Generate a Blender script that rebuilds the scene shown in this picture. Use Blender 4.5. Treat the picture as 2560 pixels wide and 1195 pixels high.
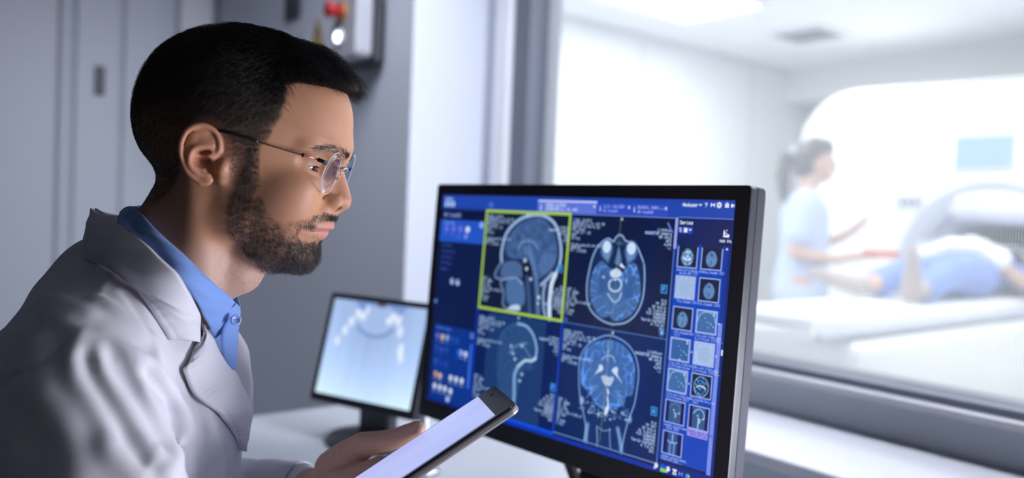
import bpy, bmesh, math, random
import numpy as np
from math import radians, sin, cos, pi, sqrt
from mathutils import Vector, Matrix

for _o in list(bpy.data.objects): bpy.data.objects.remove(_o)
SC = bpy.context.scene
COL = SC.collection
random.seed(7)
rng = np.random.default_rng(7)

# ------------------------------------------------------------------ camera
FPX = 2000.0
PITCH, ROLL = radians(1.85), radians(2.35)
CAM = Vector((0, 0, 1.21))
_F = Vector((0, cos(PITCH), -sin(PITCH)))
_U0 = Vector((0, sin(PITCH), cos(PITCH)))
_R0 = Vector((1, 0, 0))
CR = _R0 * cos(ROLL) + _U0 * sin(ROLL)
CU = _U0 * cos(ROLL) - _R0 * sin(ROLL)
cam_d = bpy.data.cameras.new('camera')
cam = bpy.data.objects.new('camera', cam_d)
COL.objects.link(cam)
cam.matrix_world = Matrix(((CR.x, CU.x, -_F.x, CAM.x), (CR.y, CU.y, -_F.y, CAM.y), (CR.z, CU.z, -_F.z, CAM.z), (0, 0, 0, 1)))
cam_d.sensor_width = 36
cam_d.lens = FPX / 2560 * 36
cam_d.clip_start = .02
cam_d.dof.use_dof = True
cam_d.dof.focus_distance = 0.775
cam_d.dof.aperture_fstop = 2.2
cam_d.dof.aperture_blades = 9
SC.camera = cam
# ------------------------------------------------------------------ world, exposure
SC.view_settings.view_transform = 'Standard'
SC.view_settings.look = 'None'
SC.view_settings.exposure = 0.0
SC.view_settings.gamma = 1.0
SC.view_settings.use_curve_mapping = False
SC.cycles.use_denoising = True
SC.cycles.max_bounces = 7
SC.cycles.diffuse_bounces = 3
SC.cycles.glossy_bounces = 3
SC.cycles.use_adaptive_sampling = True
SC.cycles.adaptive_threshold = .02
SC.cycles.transparent_max_bounces = 16
SC.cycles.caustics_reflective = False
SC.cycles.caustics_refractive = False
SC.cycles.sample_clamp_indirect = 4
world = bpy.data.worlds.new('world')
SC.world = world
world.use_nodes = True
world.node_tree.nodes['Background'].inputs[0].default_value = (.35, .42, .62, 1)
world.node_tree.nodes['Background'].inputs[1].default_value = 0.02

ALPHA = radians(38.5)
UX, UY = sin(ALPHA), -cos(ALPHA)      # along the window, to the right and nearer
VX, VY = cos(ALPHA), sin(ALPHA)       # through the window into the scanner room
J = Vector((0.035, 2.30, 0))          # window's left jamb
ROT = -radians(90) + ALPHA

def W(u, s, z=0.0):
    return Vector((J.x + UX * u + VX * s, J.y + UY * u + VY * s, z))

def at(px, py, Y):
    """World point at depth Y (metres ahead) on the line of sight of a photo position."""
    d = _F * FPX + CR * (px - 1280) - CU * (py - 597.5)
    return CAM + d * (Y / d.y)

def area_light(name, loc, aim, sx, sy, power, col, spread=180):
    l = bpy.data.lights.new(name, 'AREA')
    l.shape = 'RECTANGLE'; l.size = sx; l.size_y = sy; l.energy = power; l.color = col
    l.spread = radians(spread)
    o = bpy.data.objects.new(name, l); COL.objects.link(o)
    o.location = loc
    o.rotation_euler = (Vector(aim) - Vector(loc)).to_track_quat('-Z', 'Y').to_euler()
    return o
# lamps: scanner room ceiling, then unseen lights added to brighten room, recess and face
for _i, (_u, _s) in enumerate([(-1.0, 1.3), (.8, 1.3), (-1.0, 3.0), (.8, 2.9), (2.6, 1.6)]):
    area_light('scanner_room_lamp', W(_u, _s, 2.40), W(_u, _s, 0), 1.2, .6, 21.5, (1, .995, .985))
area_light('added_room_fill', (-.50, 1.60, 2.6), (-.95, 2.75, .6), 1.0, .7, 11, (.86, .89, 1), 105)  # unseen light added to brighten the back walls, kept off the doctor
area_light('added_room_fill', (.9, -1.2, 2.6), (.4, .6, 0), 1.2, 1.2, 1.8, (.84, .88, 1))  # unseen soft fill added from behind the camera
area_light('added_recess_fill', W(1.9, -.20, 2.2), W(-.19, -.14, 1.2), .5, .2, 6.5, (.86, .89, 1), 70)  # unseen light added to whiten the reveal left of the window
area_light('added_recess_fill', W(1.15, -.13, 2.2), W(1.15, -.14, .8), .8, .15, 2.2, (.86, .89, 1), 60)  # unseen light added above the ledge to brighten it
area_light('added_face_key', (.84, .68, .84), (-.2, .78, 1.12), .50, .36, 8.6, (.88, .88, 1), 120)  # unseen key light added from low right for face and coat

# ------------------------------------------------------------------ materials
MATS = {}
def mat(name, col=(.8, .8, .8), rough=.5, metal=0.0, bump=0.0, bscale=200, spec=.5, var=0.0, vscale=6, coat=0.0, emit=None, estr=1.0, sheen=0.0):
    if name in MATS: return MATS[name]
    m = bpy.data.materials.new(name); m.use_nodes = True
    nt = m.node_tree; b = nt.nodes['Principled BSDF']
    b.inputs['Base Color'].default_value = (*col, 1)
    b.inputs['Roughness'].default_value = rough
    b.inputs['Metallic'].default_value = metal
    b.inputs['Specular IOR Level'].default_value = spec
    b.inputs['Coat Weight'].default_value = coat
    b.inputs['Sheen Weight'].default_value = sheen
    tc = nt.nodes.new('ShaderNodeTexCoord')
    if var:
        n = nt.nodes.new('ShaderNodeTexNoise'); n.inputs['Scale'].default_value = vscale; n.inputs['Detail'].default_value = 4
        nt.links.new(tc.outputs['Object'], n.inputs['Vector'])
        mx = nt.nodes.new('ShaderNodeMix'); mx.data_type = 'RGBA'
        mx.inputs[6].default_value = (*[c * (1 - var) for c in col], 1)
        mx.inputs[7].default_value = (*[min(1, c * (1 + var)) for c in col], 1)
        nt.links.new(n.outputs['Fac'], mx.inputs[0]); nt.links.new(mx.outputs[2], b.inputs['Base Color'])
    if bump:
        n2 = nt.nodes.new('ShaderNodeTexNoise'); n2.inputs['Scale'].default_value = bscale; n2.inputs['Detail'].default_value = 3
        nt.links.new(tc.outputs['Object'], n2.inputs['Vector'])
        bp = nt.nodes.new('ShaderNodeBump'); bp.inputs['Strength'].default_value = bump; bp.inputs['Distance'].default_value = .002
        nt.links.new(n2.outputs['Fac'], bp.inputs['Height']); nt.links.new(bp.outputs['Normal'], b.inputs['Normal'])
    if emit:
        b.inputs['Emission Color'].default_value = (*emit, 1); b.inputs['Emission Strength'].default_value = estr
    MATS[name] = m
    return m

def facing_fac(nt, lo, hi, power=4.0):
    """reflectance that rises towards grazing, the same from both sides of a thin pane"""
    lw = nt.nodes.new('ShaderNodeLayerWeight'); lw.inputs[0].default_value = .5
    p = nt.nodes.new('ShaderNodeMath'); p.operation = 'POWER'; p.inputs[1].default_value = power
    m = nt.nodes.new('ShaderNodeMath'); m.operation = 'MULTIPLY_ADD'; m.inputs[1].default_value = hi - lo; m.inputs[2].default_value = lo
    nt.links.new(lw.outputs['Facing'], p.inputs[0]); nt.links.new(p.outputs[0], m.inputs[0])
    return m.outputs[0]

# ------------------------------------------------------------------ object helpers
def tag(o, label=None, cat=None, group=None, kind=None):
    if label: o['label'] = label
    if cat: o['category'] = cat
    if group: o['group'] = group
    if kind: o['kind'] = kind
    return o

def empty(name, loc=(0, 0, 0), rz=0.0, mw=None):
    o = bpy.data.objects.new(name, None); COL.objects.link(o)
    o.empty_display_size = .05
    if mw is not None: o.matrix_world = mw
    else:
        o.location = loc; o.rotation_euler = (0, 0, rz)
    return o

def obj(name, bm, m, parent=None, smooth=False, mods=None, world=False):
    """Link a bmesh or mesh as one object; world=True: geometry is in world space even under a parent."""
    if isinstance(bm, bmesh.types.BMesh):
        me = bpy.data.meshes.new(name); bm.normal_update(); bm.to_mesh(me); bm.free()
    else: me = bm
    if m: me.materials.append(m)
    if smooth: me.polygons.foreach_set('use_smooth', [True] * len(me.polygons))
    o = bpy.data.objects.new(name, me); COL.objects.link(o)
    if parent:
        o.parent = parent
        if world:
            o.matrix_parent_inverse = parent_matrix(parent).inverted()
    return o

def parent_matrix(p):
    if p.parent is None: return p.matrix_basis.copy()
    return parent_matrix(p.parent) @ p.matrix_parent_inverse @ p.matrix_basis

def box(bm, x0, x1, y0, y1, z0, z1, bev=0.0, seg=2, M=None):
    r = bmesh.ops.create_cube(bm, size=1)
    vs = r['verts']
    for v in vs:
        v.co = Vector(((x0 + x1) / 2 + v.co.x * (x1 - x0), (y0 + y1) / 2 + v.co.y * (y1 - y0), (z0 + z1) / 2 + v.co.z * (z1 - z0)))
    if bev:
        es = list({e for v in vs for e in v.link_edges})
        r2 = bmesh.ops.bevel(bm, geom=es, offset=bev, segments=seg, profile=.5, affect='EDGES')
        vs = list({v for f in r2['faces'] for v in f.verts} | {v for v in vs if v.is_valid})
    if M is not None:
        for v in vs: v.co = M @ v.co
    return vs

def B(*a, **k):
    bm = bmesh.new(); box(bm, *a, **k); return bm

def tube(bm, pts, r, seg=10, cap=True):
    pts = [Vector(p) for p in pts]
    rr = r if hasattr(r, '__len__') else [r] * len(pts)
    rings = []
    t0 = (pts[1] - pts[0]).normalized()
    up = Vector((0, 0, 1)) if abs(t0.z) < .9 else Vector((1, 0, 0))
    a = t0.cross(up).normalized()
    for i, p in enumerate(pts):
        t = (pts[min(i + 1, len(pts) - 1)] - pts[max(i - 1, 0)]).normalized()
        a = (a - t * a.dot(t)).normalized(); b = t.cross(a)
        rings.append([bm.verts.new(p + (a * cos(2 * pi * k / seg) + b * sin(2 * pi * k / seg)) * rr[i]) for k in range(seg)])
    for i in range(len(rings) - 1):
        for k in range(seg):
            f = bm.faces.new((rings[i][k], rings[i][(k + 1) % seg], rings[i + 1][(k + 1) % seg], rings[i + 1][k])); f.smooth = True
    if cap:
        bm.faces.new(rings[0][::-1]); bm.faces.new(rings[-1])

def lathe(bm, prof, seg=32, M=None):
    """prof: list of (r, z) about local z."""
    rings = []
    for r, z in prof:
        if r < 1e-6:
            rings.append([bm.verts.new((0, 0, z))])
        else:
            rings.append([bm.verts.new((r * cos(2 * pi * k / seg), r * sin(2 * pi * k / seg), z)) for k in range(seg)])
    for a, b in zip(rings, rings[1:]):
        for k in range(seg):
            q = [a[k % len(a)], a[(k + 1) % len(a)], b[(k + 1) % len(b)], b[k % len(b)]]
            q2 = []
            for v in q:
                if v not in q2: q2.append(v)
            if len(q2) > 2:
                try: bm.faces.new(q2).smooth = True
                except ValueError: pass
    bmesh.ops.recalc_face_normals(bm, faces=bm.faces)
    if M is not None:
        for ring in rings:
            for v in ring: v.co = M @ v.co

def prism(bm, poly, z0, z1, bev=0.0):
    """poly in local xy extruded from z0 to z1."""
    lo = [bm.verts.new((x, y, z0)) for x, y in poly]; hi = [bm.verts.new((x, y, z1)) for x, y in poly]
    n = len(poly)
    fs = [bm.faces.new(lo[::-1]), bm.faces.new(hi)]
    for i in range(n): fs.append(bm.faces.new((lo[i], lo[(i + 1) % n], hi[(i + 1) % n], hi[i])))
    bmesh.ops.recalc_face_normals(bm, faces=fs)
    if bev:
        es = [e for e in bm.edges if len(e.link_faces) == 2 and (e.link_faces[0] in fs[:2]) != (e.link_faces[1] in fs[:2])]
        bmesh.ops.bevel(bm, geom=es, offset=bev, segments=2, profile=.5, affect='EDGES')

def rrect(x0, x1, y0, y1, r, n=6):
    P = []
    for cx, cy, a in ((x1 - r, y1 - r, 0), (x0 + r, y1 - r, 90), (x0 + r, y0 + r, 180), (x1 - r, y0 + r, 270)):
        for k in range(n + 1):
            t = radians(a + 90 * k / n); P.append((cx + r * cos(t), cy + r * sin(t)))
    return P
def structure(name, bm, m, parent=None, rot=True):
    o = obj(name, bm, m, parent)
    if parent is None:
        if rot:
            o.location = (J.x, J.y, 0); o.rotation_euler = (0, 0, ROT)
        o['kind'] = 'structure'
    return o
# ------------------------------------------------------------------ the setting (local x along the window, local y into the scanner room)
M_WALL = mat('wall paint', (.62, .66, .74), .55, bump=.15, bscale=60)
M_WALLB = mat('panel laminate', (.60, .64, .72), .4)
M_SWALL = mat('scanner room wall panel', (.90, .92, .94), .45)
M_FLOORS = mat('pale vinyl floor', (.86, .87, .88), .25, var=.02)
M_FLOORC = mat('grey vinyl floor', (.30, .32, .36), .4, var=.05)
M_CEIL = mat('ceiling tile', (.86, .88, .90), .7)
M_STEELF = mat('dark window gasket', (.15, .165, .22), .45)
M_WFRAME = mat('white lacquered window frame', (.84, .85, .90), .3)
M_LEDGE = mat('white ledge laminate', (.80, .82, .88), .35)
M_WHITE = mat('white plastic', (.86, .87, .89), .35)
M_BLACK = mat('black plastic', (.012, .014, .02), .38)
M_DARKG = mat('dark grey plastic', (.05, .055, .07), .4)

ZC = 2.46          # ceiling of the scanner room
structure('floor', B(-2.9, 4.2, -3.6, 6.0, -.05, 0), M_FLOORC)
_fl = structure('floor_scanner_room', B(-2.05, 4.0, .15, 5.2, 0, .012), M_FLOORS)
structure('ceiling', B(-2.1, 4.1, .15, 5.3, ZC, ZC + .08), M_CEIL)
M_DIM = mat('darkened unseen shell', (.20, .21, .24), .7)  # out-of-view walls and ceiling darkened to cut light bounced onto the coat
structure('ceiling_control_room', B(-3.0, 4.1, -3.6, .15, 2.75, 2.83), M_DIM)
# parapet with the ledge step, pier left of the window, lintel
bm = bmesh.new()
box(bm, -.188, 4.0, -.28, .15, 0, .800)
box(bm, -.188, 4.0, -.0, .15, .800, .893)
box(bm, -.188, -.137, 0, .15, .893, 2.25)
structure('wall_window', bm, M_WALL)
structure('trim_1', B(-.187, 4.0, -.286, -.001, .8005, .822, bev=.004), M_LEDGE)
_ws = structure('wall_left', B(-1.915, -.188, -.28, .15, 0, 2.75), M_WALL)
structure('wall_lintel', B(-.188, 4.0, -.28, .15, 2.2505, 2.75), M_WALL)
# window: white outer frame, dark gasket frame, glass pane, woven shielding mesh
bm = bmesh.new()
box(bm, -.137, -.0745, -.030, .10, .912, 2.25, bev=.003)
box(bm, -.137, 3.95, -.030, .02, .8935, .9085, bev=.003)
wf = structure('window_1', bm, M_WFRAME)
bm = bmesh.new()
box(bm, -.074, .0, -.010, .11, .924, 2.25, bev=.003)
box(bm, -.074, 3.95, -.010, .11, .909, .923, bev=.002)
obj('gasket_frame', bm, M_STEELF, wf)
# thin glass
mg = bpy.data.materials.new('window glass'); mg.use_nodes = True
nt = mg.node_tree; nt.nodes.clear()
out = nt.nodes.new('ShaderNodeOutputMaterial'); mx = nt.nodes.new('ShaderNodeMixShader'); tr = nt.nodes.new('ShaderNodeBsdfTransparent'); gl = nt.nodes.new('ShaderNodeBsdfGlossy')
tr.inputs[0].default_value = (.97, .985, .99, 1); gl.inputs['Roughness'].default_value = .01
nt.links.new(facing_fac(nt, .02, .7), mx.inputs[0]); nt.links.new(tr.outputs[0], mx.inputs[1]); nt.links.new(gl.outputs[0], mx.inputs[2]); nt.links.new(mx.outputs[0], out.inputs[0])
obj('pane', B(0, 3.95, .030, .036, .923, 2.25), mg, wf)
# woven copper-free shielding mesh: light threads with open holes, a grid in the material
mm = bpy.data.materials.new('woven shielding mesh'); mm.use_nodes = True
nt = mm.node_tree; nt.nodes.clear()
N = nt.nodes.new; L = nt.links.new
out = N('ShaderNodeOutputMaterial'); tc = N('ShaderNodeTexCoord'); sep = N('ShaderNodeSeparateXYZ'); L(tc.outputs['Object'], sep.inputs[0])
def _thread(sock, pitch, width):
    a = N('ShaderNodeMath'); a.operation = 'MULTIPLY'; a.inputs[1].default_value = 1 / pitch; L(sock, a.inputs[0])
    f = N('ShaderNodeMath'); f.operation = 'FRACT'; L(a.outputs[0], f.inputs[0])
    c = N('ShaderNodeMath'); c.operation = 'LESS_THAN'; c.inputs[1].default_value = width; L(f.outputs[0], c.inputs[0])
    return c.outputs[0]
tx = _thread(sep.outputs['X'], .0046, .18); tz = _thread(sep.outputs['Z'], .0046, .18)
mxm = N('ShaderNodeMath'); mxm.operation = 'MAXIMUM'; L(tx, mxm.inputs[0]); L(tz, mxm.inputs[1])
tl = N('ShaderNodeBsdfTranslucent'); tl.inputs[0].default_value = (.74, .76, .80, 1)
df = N('ShaderNodeBsdfDiffuse'); df.inputs[0].default_value = (.62, .65, .70, 1)
ad = N('ShaderNodeMixShader'); ad.inputs[0].default_value = .35; L(tl.outputs[0], ad.inputs[1]); L(df.outputs[0], ad.inputs[2])
tp = N('ShaderNodeBsdfTransparent'); ms = N('ShaderNodeMixShader')
L(mxm.outputs[0], ms.inputs[0]); L(tp.outputs[0], ms.inputs[1]); L(ad.outputs[0], ms.inputs[2]); L(ms.outputs[0], out.inputs[0])
obj('shielding_mesh', B(0, 3.95, .060, .061, .923, 2.25), mm, wf)

# scanner room shell
structure('wall_scanner_left', B(-2.12, -2.0, .15, 5.2, 0, ZC), M_SWALL)
for k, s0 in enumerate((1.35, 2.6, 3.85)):
    structure('trim_%d' % (k + 2), B(-2.0, -1.992, s0, s0 + .03, 0, ZC), mat('panel joint', (.70, .73, .78), .5))
structure('wall_scanner_back', B(-2.1, 4.1, 5.0, 5.12, 0, ZC), M_SWALL)
structure('wall_scanner_right', B(4.0, 4.12, .15, 5.2, 0, ZC), M_SWALL)
structure('trim_5', B(-2.0, 4.0, 4.3, 5.0, 2.20, ZC), mat('bulkhead paint', (.72, .74, .74), .6))
structure('trim_6', B(-2.0, -1.965, .15, 5.0, 2.42, ZC), mat('ceiling edge profile', (.66, .69, .74), .5))
# control room: left panelled wall perpendicular to the pier, rear and side walls to keep the room closed
CU_ = -1.915
structure('wall_back', B(CU_ - .12, CU_, -3.5, .15, 0, 2.75), M_WALLB)
structure('wall_right', B(4.0, 4.12, -3.5, .15, 0, 2.75), M_DIM)
structure('wall_front', B(-2.0, 4.1, -3.6, -3.5, 0, 2.75), M_DIM)
# panelled sliding door on that wall, its groove, recessed pull and casing
dr = structure('door_1', B(CU_, CU_ + .022, -.835, -.670, 0, 2.5, bev=.008), M_WALLB)
obj('door_panel', B(CU_, CU_ + .022, -.655, -.50, 0, 2.5, bev=.008), M_WALLB, dr)
obj('door_handle', B(CU_ + .022, CU_ + .032, -.765, -.727, 1.625, 1.745, bev=.006), mat('dark recessed pull', (.012, .015, .025), .35), dr)
structure('trim_7', B(CU_, CU_ + .06, -.445, -.300, 0, 2.6, bev=.02), M_LEDGE)
structure('trim_8', B(CU_, CU_ + .030, -.895, -.850, 0, 2.6, bev=.014), M_WALLB)
# ------------------------------------------------------------------ things on the walls and ceilings
def local(name, u, s, z, rz=0.0):
    return empty(name, W(u, s, z), ROT + rz)
M_LAMP = mat('ceiling lamp diffuser', (1, 1, 1), .5, emit=(1, 1, 1), estr=9)
def ceiling_lamp(u0, u1, s0, s1, label):
    t = tag(local('ceiling_light', (u0 + u1) / 2, (s0 + s1) / 2, ZC), label, 'ceiling light', 'ceiling lights in the scanner room')
    a, b = (u1 - u0) / 2, (s1 - s0) / 2
    bm = bmesh.new()
    for q in ((-a, a, -b, -b + .02), (-a, a, b - .02, b), (-a, -a + .02, -b + .02, b - .02), (a - .02, a, -b + .02, b - .02)):
        box(bm, *q, -.018, -.0005)
    obj('frame', bm, M_WHITE, t)
    obj('diffuser', B(-a + .021, a - .021, -b + .021, b - .021, -.010, -.002), M_LAMP, t)
ceiling_lamp(-1.54, -.95, 1.30, 2.50, 'white glowing ceiling light panel seen through the window, left end of the ceiling')
ceiling_lamp(.6, 1.2, 1.30, 2.50, 'glowing ceiling panel above the scanner table, out to the right of the first')
t = tag(local('air_vent', -1.17, 3.28, ZC), 'dark square air vent in the ceiling beyond the light panel', 'air vent')
bm = bmesh.new()
for q in ((-.20, .20, -.20, -.172), (-.20, .20, .172, .20), (-.20, -.172, -.172, .172), (.172, .20, -.172, .172)): box(bm, *q, -.022, -.0005, bev=.003)
obj('frame', bm, M_WHITE, t)
bm = bmesh.new()
for k in range(9): box(bm, -.170, .170, -.166 + k * .0385, -.148 + k * .0385, -.016, -.004)
obj('grille', bm, mat('dark vent grille', (.02, .022, .03), .6), t)
obj('duct', B(-.170, .170, -.170, .170, -.0035, -.0005), M_BLACK, t)

# emergency stop box on the pier: black back plate, light grey housing, red mushroom button, lit pushbutton
t = tag(local('emergency_stop_box', -.43, -.28, 1.745), 'grey wall box with red mushroom button and glowing white button', 'control box')
bm = bmesh.new(); box(bm, -.088, .088, -.040, -.0008, -.112, .092, bev=.014, seg=4)
obj('back_plate', bm, M_BLACK, t)
bm = bmesh.new(); prism(bm, rrect(-.075, .080, -.095, .085, .018), .041, .098, bev=.006)
h = obj('housing', bm, mat('light grey housing', (.40, .41, .45), .5), t); h.rotation_euler = (radians(90), 0, 0)
M_RED = mat('red button plastic', (.36, .008, .012), .3, coat=.2)
bm = bmesh.new(); lathe(bm, [(0, .050), (.021, .050), (.0245, .044), (.0245, .034), (.018, .024), (.014, .022), (.014, .008), (.026, .007), (.026, 0)])
h = obj('mushroom_button', bm, M_RED, t, smooth=True); h.location = (-.010, -.0985, .044); h.rotation_euler = (radians(90), 0, 0)
bm = bmesh.new(); lathe(bm, [(.030, .006), (.030, 0), (.027, 0), (.027, .0065), (.030, .006)])
h2 = obj('collar', bm, mat('yellow collar', (.55, .33, .03), .4), h)
h2.location = (0, 0, 0)
bm = bmesh.new(); lathe(bm, [(0, .013), (.010, .012), (.0125, .007), (.0125, 0)])
h = obj('lit_pushbutton', bm, mat('lit button', (.9, .9, 1), .3, emit=(.80, .82, 1.0), estr=7), t, smooth=True); h.location = (-.020, -.0985, -.030); h.rotation_euler = (radians(90), 0, 0)
bm = bmesh.new(); lathe(bm, [(.0235, 0), (.0235, .006), (.018, .008), (.018, 0)])
h = obj('button_bezel', bm, M_WHITE, t, smooth=True); h.location = (-.020, -.0985, -.030); h.rotation_euler = (radians(90), 0, 0)

# warning triangle sticker and dark switch plate further along the pier
t = tag(local('warning_sign', -.822, -.2805, 1.80), 'yellow triangular warning sticker with black symbol on the grey wall', 'sign')
bm = bmesh.new(); prism(bm, [(-.062, -.055), (.062, -.055), (.0, .062)], 0, .0015)
o = obj('plate', bm, mat('yellow sticker', (.42, .30, .12), .5), t); o.rotation_euler = (radians(90), 0, 0)
bm = bmesh.new(); prism(bm, [(-.006, -.012), (.016, .000), (.004, .004), (.010, .030), (-.014, .004), (-.002, .000)], .0016, .0021)
o = obj('symbol', bm, M_BLACK, t); o.rotation_euler = (radians(90), 0, 0)
t = tag(local('switch_plate', -1.03, -.28, 1.93), 'dark rectangular wall plate at the top edge above the hair', 'wall plate')
obj('plate', B(-.065, .065, -.012, -.0008, -.05, .06, bev=.004), mat('navy plate', (.02, .03, .07), .35), t)
obj('rocker', B(-.045, .045, -.018, -.0121, -.03, .045, bev=.003), M_BLACK, t)
t = tag(local('wall_notice', -.98, -.28, 1.80), 'pale label strip below the dark wall plate', 'label')
obj('strip', B(-.09, .07, -.003, -.0008, -.022, .022, bev=.0008), mat('pale label', (.55, .58, .66), .5), t)

# ------------------------------------------------------------------ scanner, table, in the scanner room
M_GAN = mat('scanner shell', (.90, .91, .93), .22, coat=.3)
SG = 3.42
t = tag(local('mri_scanner', -.06, SG, .012), 'big white round-bored scanner with a curved shell and small blue display', 'scanner')
def gantry_outline(n=14):
    P = []
    for cx, cz, r, a0 in ((.98, 1.64, .38, 0), (-.88, 1.66, .38, 90), (-1.06, .22, .20, 180), (1.16, .22, .20, 270)):
        for k in range(n + 1):
            a = radians(a0 + 90 * k / n); P.append((cx + r * cos(a), cz + r * sin(a)))
    return P
GO = gantry_outline()
BZ, BR = .99, .34
bm = bmesh.new()
NB = len(GO)
def ring_at(scale, depth, bore=None):
    out = []
    for i, (x, z) in enumerate(GO):
        if bore is None:
            out.append(bm.verts.new((x * scale, depth, .05 + (z - 0) * (1 if scale == 1 else scale) + (0 if scale == 1 else (1 - scale) * 1.0))))
        else:
            a = math.atan2(z - BZ, x); out.append(bm.verts.new((bore * cos(a), depth, BZ + bore * sin(a))))
    return out
rings = [ring_at(1, 1.40), ring_at(1, .10), ring_at(.985, .035), ring_at(.95, 0.0)]
rings += [ring_at(0, -.012, BR + .33), ring_at(0, -.02, BR + .20), ring_at(0, .0, BR + .10), ring_at(0, .05, BR + .03), ring_at(0, .12, BR), ring_at(0, 1.40, BR)]
for a, b in zip(rings, rings[1:] + rings[:1]):
    for i in range(NB):
        f = bm.faces.new((a[i], a[(i + 1) % NB], b[(i + 1) % NB], b[i])); f.smooth = True
bmesh.ops.recalc_face_normals(bm, faces=bm.faces)
obj('shell', bm, M_GAN, t)
bm = bmesh.new()
lathe(bm, [(BR + .155, -.030), (BR + .165, -.024), (BR + .165, .06), (BR + .02, .06), (BR + .035, .03), (BR + .09, -.014), (BR + .155, -.030)], seg=64)
o = obj('bore_ring', bm, mat('grey bore trim', (.56, .61, .69), .35), t); o.rotation_euler = (radians(-90), 0, 0); o.location = (0, 0, BZ)
bm = bmesh.new(); lathe(bm, [(BR + .002, .10), (BR - .010, .12), (BR - .010, 1.38), (BR + .002, 1.385)], seg=64)
o = obj('bore_liner', bm, mat('bore liner', (.78, .82, .88), .4), t); o.rotation_euler = (radians(-90), 0, 0); o.location = (0, 0, BZ)
o = obj('display_frame', B(-.215, .115, -.030, .02, 1.545, 1.755, bev=.008), M_GAN, t)
obj('display', B(-.200, .100, -.036, -.0305, 1.56, 1.74, bev=.002), mat('scanner display', (.1, .2, .5), .3, emit=(.42, .56, 1.0), estr=.9), o)
for k, x in enumerate((-.45, .42)):
    o = obj('control_panel', B(x - .09, x + .09, -.022, .0, 1.30, 1.42, bev=.008), mat('panel grey', (.62, .66, .74), .4), t)
    bm = bmesh.new()
    for i in range(3): box(bm, x - .06 + i * .045, x - .03 + i * .045, -.028, -.0225, 1.345, 1.375, bev=.003)
    obj('keys', bm, M_DARKG, o)
obj('rear_shroud', B(-1.0, 1.0, 1.401, 1.52, .05, 1.95, bev=.05, seg=4), M_GAN, t)

t = tag(local('patient_table', -.06, 0, .012), 'white scanner table sliding into the bore with a grey-edged cradle', 'scanner table')
bm = bmesh.new()
n = 12
sec = [(-.245 + .49 * k / n, .832 - .035 * (1 - ((k / n - .5) * 2) ** 2)) for k in range(n + 1)] + [(.245, .79), (.19, .765), (-.19, .765), (-.245, .79)]
va = [bm.verts.new((x, 1.22, z)) for x, z in sec]; vb = [bm.verts.new((x, 4.35, z)) for x, z in sec]
for i in range(len(sec)):
    f = bm.faces.new((va[i], va[(i + 1) % len(sec)], vb[(i + 1) % len(sec)], vb[i])); f.smooth = i < n
bm.faces.new(va[::-1]); bm.faces.new(vb); bmesh.ops.recalc_face_normals(bm, faces=bm.faces)
obj('cradle', bm, M_GAN, t)
obj('mattress', B(-.21, .21, 1.30, 4.2, .812, .852, bev=.015, seg=3), mat('white sheet', (.88, .90, .93), .8, bump=.3, bscale=25), t)
bm = bmesh.new(); box(bm, -.30, .30, 1.45, 3.30, .30, .76, bev=.05, seg=4); obj('lift_housing', bm, M_GAN, t)
bm = bmesh.new(); box(bm, -.24, .24, 1.75, 3.30, .0, .31, bev=.02, seg=2); obj('pedestal', bm, M_WHITE, t)
for x in (-.262, .262): obj('side_rail', B(x - .012, x + .012, 1.25, 3.3, .775, .80, bev=.004), mat('rail grey', (.50, .55, .64), .4), t)
t = tag(local('storage_cabinet', -1.78, 4.56, .012), 'tall pale cabinet against the back wall of the scanner room', 'cabinet')
obj('body', B(-.2, .44, 0, .42, .05, 2.05, bev=.008), M_SWALL, t)
for k in range(1):
    d = obj('door', B(-.19 + .6 * k, .39 + .6 * k, -.018, -.0005, .08, 2.02, bev=.004), M_SWALL, t)
    obj('handle', B(.33 + .6 * k, .345 + .6 * k, -.035, -.0185, .95, 1.15, bev=.004), mat('rail grey'), d)
obj('plinth', B(-.18, .42, .02, .40, 0, .0495), M_DARKG, t)

# ------------------------------------------------------------------ desk and its equipment
M_DESK = mat('white desk laminate', (.60, .63, .70), .32)
t = tag(local('desk', .06, -.66, 0), 'long pale desktop running under the window behind the monitors', 'desk')
bm = bmesh.new(); prism(bm, [(0, -.36), (0, .372), (3.6, .372), (3.6, -.36)], .712, .74, bev=.006)
obj('desktop', bm, M_DESK, t)
for x in (.06, 1.75, 3.5): obj('leg', B(x, x + .04, -.30, .34, 0, .7115, bev=.003), M_WHITE, t)
obj('modesty_panel', B(.101, 3.499, .30, .32, .30, .7115), M_WHITE, t)

def placed(origin, xax, yax_hint):
    """4x4 with local x along xax, z along up-ish, y completing it (pointing behind the screen)."""
    x = Vector(xax).normalized(); z = Vector(yax_hint); z = (z - x * z.dot(x)).normalized(); y = z.cross(x)
    return Matrix(((x.x, y.x, z.x, origin[0]), (x.y, y.y, z.y, origin[1]), (x.z, y.z, z.z, origin[2]), (0, 0, 0, 1)))
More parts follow.
